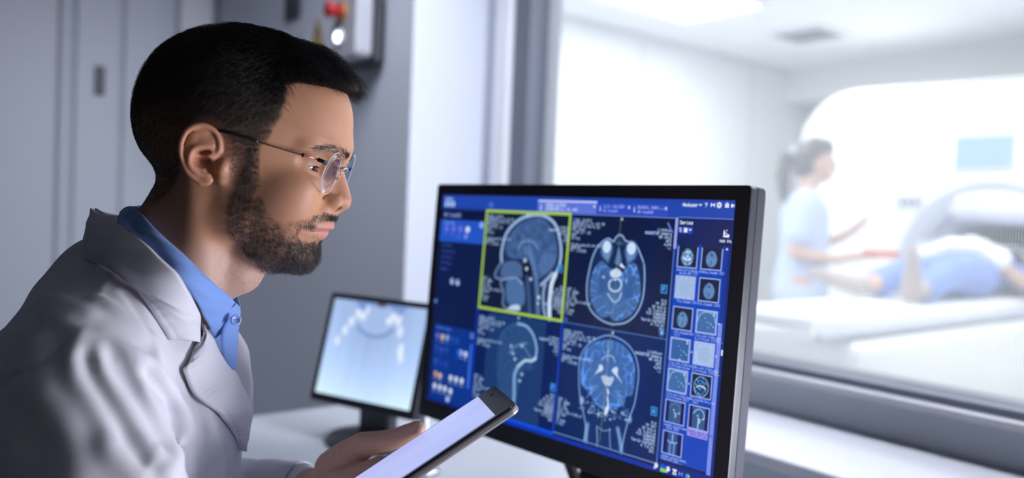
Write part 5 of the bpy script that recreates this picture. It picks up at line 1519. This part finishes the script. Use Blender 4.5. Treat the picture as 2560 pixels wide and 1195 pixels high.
def sheet(name, A_, B_, m, parent, n=60, k=14, th=.0022, bulge=.006, out=None, wr=.0006, seed=1, pucker=0.0):
    """cloth band lofted between two curves, with thickness"""
    a, b = resample(A_, n), resample(B_, n)
    G = np.zeros((k, n, 3))
    for j in range(k):
        t = j / (k - 1); G[j] = a * (1 - t) + b * t
    du = np.gradient(G, axis=1); dv = np.gradient(G, axis=0); N_ = norm(np.cross(du, dv))
    o = np.array(out if out is not None else (CAM - Vector(G.reshape(-1, 3).mean(0))).normalized())
    if (N_.reshape(-1, 3) @ o).mean() < 0: N_ = -N_
    tt = np.linspace(0, 1, k)[:, None, None]
    uu = np.linspace(0, 1, n)[None, :, None]
    w = wr * (np.sin(uu * 23 + seed + 3 * tt) + .7 * np.sin(uu * 41 + tt * 9 + seed * 2))
    edge = -.0009 * (np.exp(-((tt - .90) / .02) ** 2))
    pk_ = pucker * np.sin(uu * 150 + 2 * np.sin(uu * 31)) * np.exp(-((tt - .84) / .09) ** 2)
    G = G + N_ * (bulge * 4 * tt * (1 - tt) + w + edge + pk_)
    top = G.reshape(-1, 3); bot = (G - N_ * th).reshape(-1, 3)
    V = np.concatenate([top, bot]); F = []; M_ = n * k
    for j in range(k - 1):
        for i in range(n - 1):
            p = j * n + i; F.append((p, p + 1, p + n + 1, p + n)); F.append((M_ + p + n, M_ + p + n + 1, M_ + p + 1, M_ + p))
    rim = [i for i in range(n)] + [j * n + n - 1 for j in range(1, k)] + [(k - 1) * n + i for i in range(n - 2, -1, -1)] + [j * n for j in range(k - 2, 0, -1)]
    for p, q in zip(rim, rim[1:] + rim[:1]): F.append((q, p, M_ + p, M_ + q))
    F = np.array(F)
    me = mesh_from(name, V - PO, F)
    bmx = bmesh.new(); bmx.from_mesh(me); bmesh.ops.recalc_face_normals(bmx, faces=bmx.faces); bmx.to_mesh(me); bmx.free()
    me.polygons.foreach_set('use_smooth', np.ones(len(me.polygons), bool))
    ob = obj(name, me, m, parent)
    if parent is not doctor: ob.matrix_parent_inverse = Matrix.Identity(4)
    return ob

def A3(L_): return [V3(at(*p)) for p in L_]
def surf(L_, off):
    out = []
    for p in L_:
        q = cast(cf, p[0], p[1], off); y = p[2]
        if q is not None: y = min(y, q.y)
        out.append(V3(at(p[0], p[1], y)))
    return out
MID = np.array([-.335, .800]); LT = np.array([-.30, .954])
def mirror(L_):
    out = []
    for p in L_:
        q = np.array(p, float); d = (q[:2] - MID) @ LT; q[:2] -= 2 * d * LT; out.append(tuple(q))
    return out

# shirt: body under the coat, stand collar and fold-down collar
sf = Field((-.52, .64, .93), (-.21, .97, 1.17), .0032)
sf.chain([(-.385, .80, 1.020, .103), (-.48, .80, .90, .14)], .05, sc=(1, 1.25, 1))
sf.chain([(-.380, .80, 1.00, .098), (-.385, .80, .86, .108)], .05, sc=(1, 1.22, 1))
sf.chain([(-.345, .800, 1.045, .066), (-.352, .800, 1.085, .062)], .03)
sf.bump([(-.262, .806, z) for z in (1.10, 1.06, 1.0, .95)], .002, .006)
_g = np.meshgrid(*sf.ax, indexing='ij'); _q = np.stack([a.ravel() for a in _g], 1); _c = Field((-.74, .45, .80), (-.20, 1.08, 1.19), .006); body_prims(_c, -.011)
sf.F = np.maximum(sf.F, _c.sample(_q).reshape(sf.F.shape).astype(np.float32) - .0).astype(np.float32)
sv, sq_ = sf.nets(); sv = relax(sv, sq_, 1, .5)
shirt = obj('shirt', mesh_from('shirt', sv - PO, sq_), M_SHIRT, doctor)
SU = A3([(323, 515, .787), (341, 518, .752), (362, 546, .722), (419, 600, .708), (479, 654, .706), (539, 711, .728), (575, 741, .762), (600, 768, .812)])
SD = A3([(292, 556, .779), (312, 570, .740), (359, 602, .706), (419, 662, .694), (455, 704, .694), (497, 762, .714), (515, 800, .738), (541, 846, .768)])
sheet('shirt_collar', SU, SD, M_SHIRT, shirt, bulge=.004, seed=3, th=.0016)
SU2, SD2 = mirror(SU), mirror(SD)
sheet('shirt_collar', SU2, SD2, M_SHIRT, shirt, bulge=.004, seed=5, th=.0016, out=(-.3, .95, .2))
# placket stub with its button between the collar points
pk = A3([(590, 757, .790), (602, 775, .794), (600, 800, .790), (595, 855, .788), (592, 925, .788)])
pk2 = A3([(572, 772, .770), (566, 800, .768), (556, 835, .764), (556, 870, .768), (566, 920, .778)])
sheet('placket', pk, pk2, M_SHIRT, shirt, n=30, k=8, bulge=.002, th=.0014, wr=.0002)
bc = at(589, 800, .766)
bz = (CAM - bc).normalized() * .9 + Vector((.35, 0, .15)); bz.normalize()
bm = bmesh.new(); lathe(bm, [(0, .0008), (.0030, .0008), (.0036, .0018), (.0048, .0018), (.0054, .0010), (.0052, -.0008), (0, -.0010)], seg=28)
for dx, dy in ((-.0011, 0), (.0011, 0)):
    pass
bmesh.ops.transform(bm, matrix=Matrix.Translation(bc) @ bz.to_track_quat('Z', 'Y').to_matrix().to_4x4(), verts=bm.verts)
bt = obj('button', bm, mat('blue button', (.28, .42, .80), .3), shirt, smooth=True, world=True)
bm = bmesh.new()
for dx in (-.0012, .0012):
    tube(bm, [(dx, 0, .0006), (dx, 0, .0011)], .0006, 8)
bmesh.ops.transform(bm, matrix=Matrix.Translation(bc) @ bz.to_track_quat('Z', 'Y').to_matrix().to_4x4(), verts=bm.verts)
obj('button_holes', bm, mat('dark thread', (.05, .08, .2), .8), bt, world=True)

# coat collar and lapels
CF_ = A3([(252, 535, .772), (272, 541, .752), (304, 566, .722), (359, 608, .693), (410, 658, .680), (450, 704, .683), (488, 762, .708), (504, 800, .730), (498, 852, .734)])
CO_ = A3([(238, 544, .772), (218, 590, .755), (206, 641, .734), (240, 657, .713), (275, 676, .702), (329, 714, .692), (371, 762, .686), (407, 816, .690), (428, 849, .696)])
sheet('collar', CF_, CO_, M_COAT, coat, n=200, k=34, bulge=.010, seed=2, th=.003, wr=.0006, pucker=.00035)
sheet('collar', mirror(CF_), mirror(CO_), M_COAT, coat, n=80, k=18, bulge=.010, seed=2, th=.003, out=(-.3, .95, .2))
LF_ = A3([(505, 798, .752), (524, 830, .762), (556, 882, .775), (590, 932, .790), (620, 992, .800), (631, 1037, .806), (622, 1085, .808), (602, 1126, .811)])
LO_ = A3([(497, 858, .738), (480, 892, .724), (467, 925, .705), (489, 982, .720), (530, 1014, .732), (560, 1045, .752), (582, 1078, .776), (602, 1127, .809)])
sheet('lapel', LF_, LO_, M_COAT, coat, n=160, k=30, bulge=.006, seed=4, th=.003, wr=.0005, pucker=.0004)
sheet('lapel', mirror(LF_), mirror(LO_), M_COAT, coat, n=60, k=16, bulge=.006, seed=4, th=.003, out=(-.3, .95, .2))
# sleeve cuff edge and shirt cuff at the left wrist
wd = (Vector((-.218, .900, .880)) - Vector((-.345, .953, .862))).normalized()
def cuff(name, c, r0, r1, L_, m, parent):
    bm = bmesh.new(); lathe(bm, [(r0, 0), (r1, L_), (r1 - .002, L_), (r0 - .003, 0)], seg=40)
    bmesh.ops.transform(bm, matrix=Matrix.Translation(c) @ wd.to_track_quat('Z', 'Y').to_matrix().to_4x4(), verts=bm.verts)
    return obj(name, bm, m, parent, smooth=True, world=True)
cuff('shirt_cuff', Vector((-.246, .9125, .8755)), .0315, .0305, .034, M_SHIRT, shirt)
cuff('coat_cuff', Vector((-.280, .9265, .8710)), .0385, .0375, .055, M_COAT, coat)

# ------------------------------------------------------------------ glasses
def hw3(x, y, z): return HM @ Vector((x, y, z))
gl_ = tag(empty('eyeglasses', mw=Matrix.Translation(hw3(90, 0, 20))), 'thin rimless eyeglasses with rounded lenses worn by the bearded man', 'glasses')
mgl = bpy.data.materials.new('lens glass'); mgl.use_nodes = True; nt = mgl.node_tree; nt.nodes.clear()
out = nt.nodes.new('ShaderNodeOutputMaterial'); mx = nt.nodes.new('ShaderNodeMixShader'); tr = nt.nodes.new('ShaderNodeBsdfTransparent'); gg = nt.nodes.new('ShaderNodeBsdfGlossy')
tr.inputs[0].default_value = (.95, .97, .98, 1); gg.inputs[0].default_value = (.80, .88, 1, 1); gg.inputs['Roughness'].default_value = .03
nt.links.new(facing_fac(nt, .04, .75, 3.0), mx.inputs[0]); nt.links.new(tr.outputs[0], mx.inputs[1]); nt.links.new(gg.outputs[0], mx.inputs[2]); nt.links.new(mx.outputs[0], out.inputs[0])
M_RIM = mat('polished lens edge', (.80, .84, .88), .15, spec=.8, coat=1)
M_RIM.node_tree.nodes['Principled BSDF'].inputs['Alpha'].default_value = .5
M_GOLD = mat('rose metal', (.42, .22, .17), .3, metal=.9)
M_SILV = mat('silver bridge', (.70, .72, .75), .2, metal=1)
def lens_pts(sy, grow=1.0, n=48, bow=0.0):
    P = []
    for k in range(n):
        a = 2 * pi * k / n; ca, sa = cos(a), sin(a)
        w_ = 22.5 * grow; h_ = 20.6 * grow
        yy = w_ * np.sign(ca) * abs(ca) ** .92; zz = h_ * np.sign(sa) * abs(sa) ** .92
        yl = sy * (34.0 + yy); x = 95.4 + .09 * yl - .0035 * yy ** 2 - .05 * yy + zz * .05
        P.append((x, yl, 22.8 + .06 * yl + zz))
    return P
for sy in (-1, 1):
    bm = bmesh.new(); rings = []
    for g_, dx in ((1.0, 0), (.66, .8), (.33, 1.2)):
        rings.append([bm.verts.new(hw3(p[0] + dx, p[1], p[2])) for p in lens_pts(sy, g_)])
    c_ = lens_pts(sy, 0.0)[0]; cvv = bm.verts.new(hw3(c_[0] + 1.3, c_[1], c_[2]))
    n = 48
    for a, b in zip(rings, rings[1:]):
        for k in range(n): bm.faces.new((a[k], a[(k + 1) % n], b[(k + 1) % n], b[k])).smooth = True
    for k in range(n): bm.faces.new((rings[-1][k], rings[-1][(k + 1) % n], cvv)).smooth = True
    r_ = bmesh.ops.solidify(bm, geom=list(bm.faces), thickness=.0016)
    lens = obj('lens', bm, mgl, gl_, world=True)
    bm = bmesh.new(); P = [hw3(*p) for p in lens_pts(sy, 1.0)]; tube(bm, P + P[:2], .0006, 8, cap=False)
    obj('lens_edge', bm, M_RIM, lens, world=True).matrix_parent_inverse = parent_matrix(lens).inverted()
    # hinge block, temple wire with its little ball, black tip over the ear
    gx = 5 * (sy > 0); hb = [hw3(88.0 + gx * 2, sy * 55.5, 28.0 + gx * .7), hw3(85.0 + gx, sy * 57.5, 28.6), hw3(79.5, sy * 58.5, 29.2)]
    bm = bmesh.new(); tube(bm, hb, [.0017, .0019, .0019], 10); obj('hinge', bm, M_BLACK, gl_, world=True)
    bm = bmesh.new(); bmesh.ops.create_uvsphere(bm, u_segments=16, v_segments=12, radius=.0019)
    bmesh.ops.translate(bm, verts=bm.verts, vec=hw3(67, sy * 63.5, 29.0)); obj('ball', bm, M_BLACK, gl_, smooth=True, world=True)
    arm = [hw3(79.5, sy * 58.5, 29.2), hw3(67, sy * 63.3, 29.0), hw3(50, sy * 69, 28.8), hw3(27, sy * 75.5, 29.0)]
    bm = bmesh.new(); tube(bm, arm, .00065, 8); obj('temple_arm', bm, M_GOLD, gl_, world=True)
    tip = [hw3(28, sy * 75.3, 29.0), hw3(12, sy * 78, 29.3), hw3(0, sy * 78.2, 29.0), hw3(-8, sy * 75, 28.2), hw3(-17, sy * 71, 24), hw3(-26, sy * 68, 10)]
    bm = bmesh.new(); tube(bm, [Vector(p) for p in crom([tuple(p) for p in tip], 5)], .0016, 10); obj('temple_tip', bm, M_BLACK, gl_, world=True)
    bm = bmesh.new(); tube(bm, [hw3(94.5, sy * 12.5, 16), hw3(95.5, sy * 11, 20), hw3(97, sy * 11, 22.5)], .0006, 6)
    obj('pad_arm', bm, M_SILV, gl_, world=True)
    bm = bmesh.new(); bmesh.ops.create_uvsphere(bm, u_segments=14, v_segments=10, radius=1)
    for v in bm.verts: v.co = hw3(91.0 + v.co.x * 2.2, sy * (11.0 + v.co.y * 1.0), 14.5 + v.co.z * 5)
    obj('nose_pad', bm, mgl, gl_, smooth=True, world=True)
bm = bmesh.new(); tube(bm, [Vector(p) for p in crom([tuple(hw3(*p)) for p in ((96.3, -13, 25), (98.6, -7, 28.2), (99.3, 0, 29.4), (99.8, 7, 29.2), (98.3, 13, 27))], 5)], .0010, 10)
obj('bridge', bm, M_SILV, gl_, smooth=True, world=True)
# ------------------------------------------------------------------ people in the scanner room
def figure_field(lo, hi, h=.011): return Field(lo, hi, h)
M_SKIN2 = mat('light skin', (.62, .40, .31), .5, bump=.1, bscale=300)
M_SCRUB = cloth_mat('pale blue scrubs', (.52, .62, .86), str_=.2)
M_HAIR2 = mat('dark brown bound hair', (.05, .035, .033), .45, bump=.4, bscale=150)
M_GOWN = cloth_mat('blue hospital gown', (.16, .27, .68), str_=.3)
M_SOCK = mat('beige sock knit', (.42, .36, .33), .85, bump=.3, bscale=400)
M_SHOE = mat('white clog rubber', (.75, .76, .80), .5)
def w3(u, s, z): p = W(u, s, z); return (p.x, p.y, p.z)
def field_obj(name, prims, m, parent, origin, h=.010, pad=.14, k=.03):
    P = [p for c in prims for p in c[0]]
    lo = [min(p[i] - p[3] for p in P) - .03 for i in range(3)]; hi = [max(p[i] + p[3] for p in P) + .03 for i in range(3)]
    f = Field(lo, hi, h)
    for c in prims:
        f.chain(c[0], c[1] if len(c) > 1 else k, sc=c[2] if len(c) > 2 else (1, 1, 1))
    v, q = f.nets(); v = relax(v, q, 2, .5)
    ob = obj(name, mesh_from(name, v - np.array(origin), q), m, parent)
    return ob

# nurse: local frame with a = the way she faces, b = to her left, origin under her
NO = at(2006, 700, 4.45); NO.z = .012
NFa = Vector((.93, -.30, 0)).normalized(); NFb = Vector((-NFa.y, NFa.x, 0))
def nf(a, b, z, r):
    p = NO + NFa * a + NFb * b; return (p.x, p.y, p.z + z, r)
HX, HZ = .045, 1.545
body = [
 ([nf(HX, 0, HZ + .025, .082), nf(HX - .035, 0, HZ + .03, .086)], .03), ([nf(HX + .03, 0, HZ - .045, .058), nf(HX + .045, 0, HZ - .075, .036)], .02),
 ([nf(HX + .082, 0, HZ + .01, .010), nf(HX + .100, 0, HZ - .022, .013)], .012), ([nf(HX + .080, 0, HZ - .055, .016)] * 2, .015),
 ([nf(HX + .00, -.078, HZ - .01, .014), nf(HX - .01, -.080, HZ - .035, .010)], .006), ([nf(HX + .00, .078, HZ - .01, .014), nf(HX - .01, .080, HZ - .035, .010)], .006),
 ([nf(-.01, 0, 1.36, .052), nf(.02, 0, 1.47, .050)], .03),
 ([nf(-.01, -.13, 1.33, .050), nf(-.01, .13, 1.33, .050)], .04), ([nf(0, 0, 1.25, .11), nf(.01, 0, 1.05, .105), nf(-.01, 0, .90, .125)], .05, (1, 1.2, 1)),
 ([nf(-.01, -.165, 1.32, .048), nf(-.055, -.205, 1.05, .038), nf(.16, -.16, 1.02, .029), nf(.22, -.13, 1.04, .024)], .02),
 ([nf(-.01, .165, 1.32, .048), nf(.02, .20, 1.06, .038), nf(.20, .16, 1.14, .029), nf(.27, .14, 1.19, .022)], .02),
 ([nf(0, -.08, .88, .09), nf(.01, -.085, .48, .058), nf(-.02, -.085, .10, .040)], .03), ([nf(0, .08, .88, .09), nf(.01, .085, .48, .058), nf(-.02, .085, .10, .040)], .03),
]
def fingers(base, d, side, up, sgn, L_=.062, r=.0085):
    """five short chains: base point, direction, across, back of hand"""
    out = []
    for i in range(4):
        b_ = base + side * (.027 * (1.5 - i) / 1.5); l = L_ * (.88, 1.0, .95, .76)[i]
        e1 = b_ + d * l * .5; e2 = b_ + d * l * .95 - up * l * .28
        out.append(([(*b_, r), (*e1, r * .95), (*e2, r * .8)], .004))
    tb = base - d * .045 + side * .026 * sgn; t1 = tb + (side * sgn * .022 + d * .022); t2 = t1 + d * .026
    out.append(([(*tb, r * 1.2), (*t1, r * 1.1), (*t2, r * .9)], .008)); return out
h1 = Vector(nf(.285, -.125, 1.045, 0)[:3]); d1 = (NFa * .95 + Vector((0, 0, .1))).normalized()
body += [([nf(.22, -.13, 1.04, .024), (*h1, .021)], .01)] + fingers(h1 + d1 * .01, d1, NFb, Vector((0, 0, 1)), 1)
h2 = Vector(nf(.32, .13, 1.245, 0)[:3]); d2 = (NFa * .72 + Vector((0, 0, .69))).normalized()
body += [([nf(.27, .14, 1.19, .022), (*h2, .021)], .01)] + fingers(h2 + d2 * .01, d2, NFb, (Vector((0, 0, 1)) * .72 - NFa * .69), -1)
origin = (NO.x, NO.y, 0)
nurse = field_obj('person', body, M_SKIN2, None, origin, h=.0065, k=.02)
nurse.location = Vector(origin)
tag(nurse, 'woman in pale blue scrubs with dark ponytail standing beside the scanner table', 'person')
hair = [([nf(HX - .015, 0, HZ + .045, .088), nf(HX - .050, 0, HZ + .020, .088)], .03), ([nf(HX + .035, 0, HZ + .085, .050), nf(HX - .02, 0, HZ + .085, .060)], .03), ([nf(HX - .055, 0, HZ - .04, .058)] * 2, .03)]
ho = field_obj('hair', hair, M_HAIR2, nurse, origin, h=.008)
pony = [([nf(HX - .125, 0, HZ + .055, .030), nf(HX - .165, 0, HZ + .030, .036), nf(HX - .175, 0, HZ - .08, .038), nf(HX - .165, 0, HZ - .18, .030), nf(HX - .150, 0, HZ - .27, .012)], .02)]
field_obj('ponytail', pony, M_HAIR2, nurse, origin, h=.008)
bm = bmesh.new(); pc_ = Vector(nf(HX - .130, 0, HZ + .055, 0)[:3]); tube(bm, [pc_ + NFa * .012, pc_ - NFa * .012], .034, 20)
obj('hair_band', bm, mat('pale hair band', (.6, .64, .75), .7), nurse, world=True)
top = [([nf(-.01, -.12, 1.335, .064), nf(-.01, .12, 1.335, .064)], .04), ([nf(-.005, 0, 1.25, .128), nf(.0, 0, 1.05, .124), nf(-.01, 0, .84, .145)], .05, (1, 1.2, 1)),
       ([nf(-.01, -.165, 1.31, .066), nf(-.042, -.195, 1.14, .064)], .03), ([nf(-.01, .165, 1.31, .066), nf(.008, .195, 1.14, .064)], .03)]
field_obj('scrub_top', top, M_SCRUB, nurse, origin, h=.010)
tr_ = [([nf(-.01, 0, .86, .135), nf(-.01, 0, .80, .13)], .04, (1, 1.15, 1)), ([nf(0, -.08, .82, .10), nf(.01, -.088, .48, .078), nf(-.02, -.088, .12, .065)], .04), ([nf(0, .08, .82, .10), nf(.01, .088, .48, .078), nf(-.02, .088, .12, .065)], .04)]
field_obj('scrub_trousers', tr_, M_SCRUB, nurse, origin, h=.012)
for b_ in (-.085, .085):
    field_obj('shoe', [([nf(-.06, b_, .045, .040), nf(.06, b_, .040, .040), nf(.13, b_, .036, .034)], .03)], M_SHOE, nurse, origin, h=.010)
# eyes, brows and mouth
for sb in (-1, 1):
    bm = bmesh.new(); bmesh.ops.create_uvsphere(bm, u_segments=12, v_segments=8, radius=.011); bmesh.ops.translate(bm, verts=bm.verts, vec=Vector(nf(HX + .074, sb * .031, HZ + .008, 0)[:3]))
    obj('eyeball', bm, mat('eye white dark', (.12, .09, .08), .2), nurse, smooth=True, world=True)
    bm = bmesh.new(); tube(bm, [Vector(nf(HX + .084, sb * .014, HZ + .030, 0)[:3]), Vector(nf(HX + .080, sb * .032, HZ + .036, 0)[:3]), Vector(nf(HX + .064, sb * .048, HZ + .030, 0)[:3])], .003, 6); obj('eyebrow', bm, M_HAIR2, nurse, world=True)
bm = bmesh.new(); tube(bm, [Vector(nf(HX + .082, -.020, HZ - .052, 0)[:3]), Vector(nf(HX + .094, 0, HZ - .050, 0)[:3]), Vector(nf(HX + .082, .020, HZ - .052, 0)[:3])], [.003, .006, .003], 8); obj('lips', bm, mat('lip pink', (.55, .22, .22), .4), nurse, world=True)
# orange red tray of supplies held at her waist
t = tag(empty('supply_tray', nf(.365, -.135, 1.062, 0)[:3], math.atan2(NFa.y, NFa.x)), 'small orange red tray held out by the woman in scrubs', 'tray')
bm = bmesh.new(); box(bm, -.075, .095, -.06, .06, -.016, -.012); box(bm, -.075, .095, -.06, -.056, -.012, .018); box(bm, -.075, .095, .056, .06, -.012, .018); box(bm, -.075, -.071, -.056, .056, -.012, .018); box(bm, .091, .095, -.056, .056, -.012, .018)
obj('tray', bm, mat('orange red plastic', (.72, .13, .07), .4), t)
bm = bmesh.new(); box(bm, -.05, .07, -.04, .04, -.0115, .008, bev=.004); obj('folded_cloth', bm, M_SHOE, t)

# patient on the cradle: c = along the table (towards the bore), e = across, z up
PZ = .880
def pf(s, e, z, r): p = W(-.07 + e, s, PZ + z); return (p.x, p.y, p.z, r)
pb = [
 ([pf(2.32, -.10, .055, .042), pf(2.68, -.095, .100, .052), pf(3.05, -.085, .085, .080)], .03), ([pf(2.32, .12, .050, .040), pf(2.68, .10, .110, .052), pf(3.05, .085, .085, .080)], .03),
 ([pf(3.05, 0, .095, .095), pf(3.30, 0, .100, .095), pf(3.52, 0, .105, .105)], .05), ([pf(3.56, -.14, .09, .055), pf(3.56, .14, .09, .055)], .05),
 ([pf(3.60, 0, .09, .05), pf(3.70, 0, .10, .05)], .03), ([pf(3.80, 0, .105, .080), pf(3.85, 0, .105, .082)], .03), ([pf(3.76, 0, .13, .045)] * 2, .03), ([pf(3.79, 0, .185, .012), pf(3.765, 0, .198, .012)], .01),
 ([pf(3.55, -.19, .08, .045), pf(3.30, -.235, .060, .038), pf(3.08, -.225, .045, .030), pf(3.00, -.215, .045, .026)], .02),
 ([pf(3.55, .19, .08, .045), pf(3.30, .225, .075, .038), pf(3.12, .13, .195, .030), pf(3.08, .05, .215, .024)], .02),
]
hA = Vector(pf(2.965, -.212, .043, 0)[:3]); pb += fingers(hA, -Vector((VX, VY, 0)), Vector((UX, UY, 0)), Vector((0, 0, 1)), -1)
hB = Vector(pf(3.07, .03, .222, 0)[:3]); pb += fingers(hB, -Vector((UX, UY, 0)) * .95 - Vector((VX, VY, 0)) * .2, Vector((VX, VY, 0)), Vector((0, 0, 1)), 1)
po = W(-.07, 2.9, 0); po = (po.x, po.y, 0)
patient = field_obj('person', pb, M_SKIN2, None, po, h=.0075, k=.02); patient.location = Vector(po)
tag(patient, 'patient in a blue gown lying on the scanner table, feet nearest the window', 'person')
gown = [([pf(2.42, -.105, .060, .070), pf(2.70, -.10, .108, .078), pf(3.05, -.09, .095, .105)], .04), ([pf(2.40, .12, .055, .066), pf(2.70, .105, .116, .080), pf(3.05, .09, .095, .105)], .04),
        ([pf(3.02, 0, .100, .118), pf(3.30, 0, .105, .122), pf(3.54, 0, .108, .122)], .05), ([pf(3.54, -.16, .088, .070), pf(3.42, -.20, .072, .060)], .03), ([pf(3.54, .16, .088, .070), pf(3.40, .205, .078, .060)], .03)]
field_obj('hospital_gown', gown, M_GOWN, patient, po, h=.010)
for e_, sp, tilt in ((.13, 2.25, .02),):
    field_obj('sock', [([pf(sp + .16, e_ * .95, .055, .048), pf(sp + .05, e_, .050, .047), pf(sp, e_, .040, .046), pf(sp - .015, e_ + tilt * .5, .13, .040), pf(sp - .045, e_ + tilt, .215, .030), pf(sp - .055, e_ + tilt, .245, .020)], .02)], M_SOCK, patient, po, h=.008)
field_obj('hair', [([pf(3.86, 0, .105, .088), pf(3.82, 0, .085, .086)], .02)], M_HAIR2, patient, po, h=.010)
t = tag(empty('head_coil', W(-.07, 3.80, PZ)[:], ROT), 'white cage around the head of the lying patient inside the bore', 'head coil')
bm = bmesh.new()
for k in range(7):
    a = radians(-20 + 220 * k / 6)
    tube(bm, [Vector((.135 * cos(a), -.12, .12 + .135 * sin(a))), Vector((.135 * cos(a), .12, .12 + .135 * sin(a)))], .010, 8)
for y in (-.12, .12):
    tube(bm, [Vector((.135 * cos(radians(a)), y, .12 + .135 * sin(radians(a)))) for a in range(-20, 201, 20)], .012, 8)
obj('cage', bm, M_GAN, t)
field_obj('sock', [([pf(2.42, -.115, .055, .048), pf(2.31, -.12, .050, .047), pf(2.26, -.13, .046, .046), pf(2.235, -.20, .062, .042), pf(2.215, -.28, .085, .034), pf(2.205, -.335, .100, .024)], .02)], M_SOCK, patient, po, h=.008)
bo = W(-.07, 3.12, 0); bo = (bo.x, bo.y, 0)
bl = field_obj('blanket', [([pf(3.06, -.17, .185, .050), pf(3.08, -.05, .250, .050), pf(3.10, .09, .245, .050), pf(3.12, .17, .185, .050)], .05), ([pf(3.18, -.16, .195, .045), pf(3.20, .0, .262, .048), pf(3.22, .15, .200, .045)], .05)], mat('white sheet'), None, bo, h=.010)
bl.location = Vector(bo)
tag(bl, 'white folded blanket lying across the waist of the patient', 'blanket')
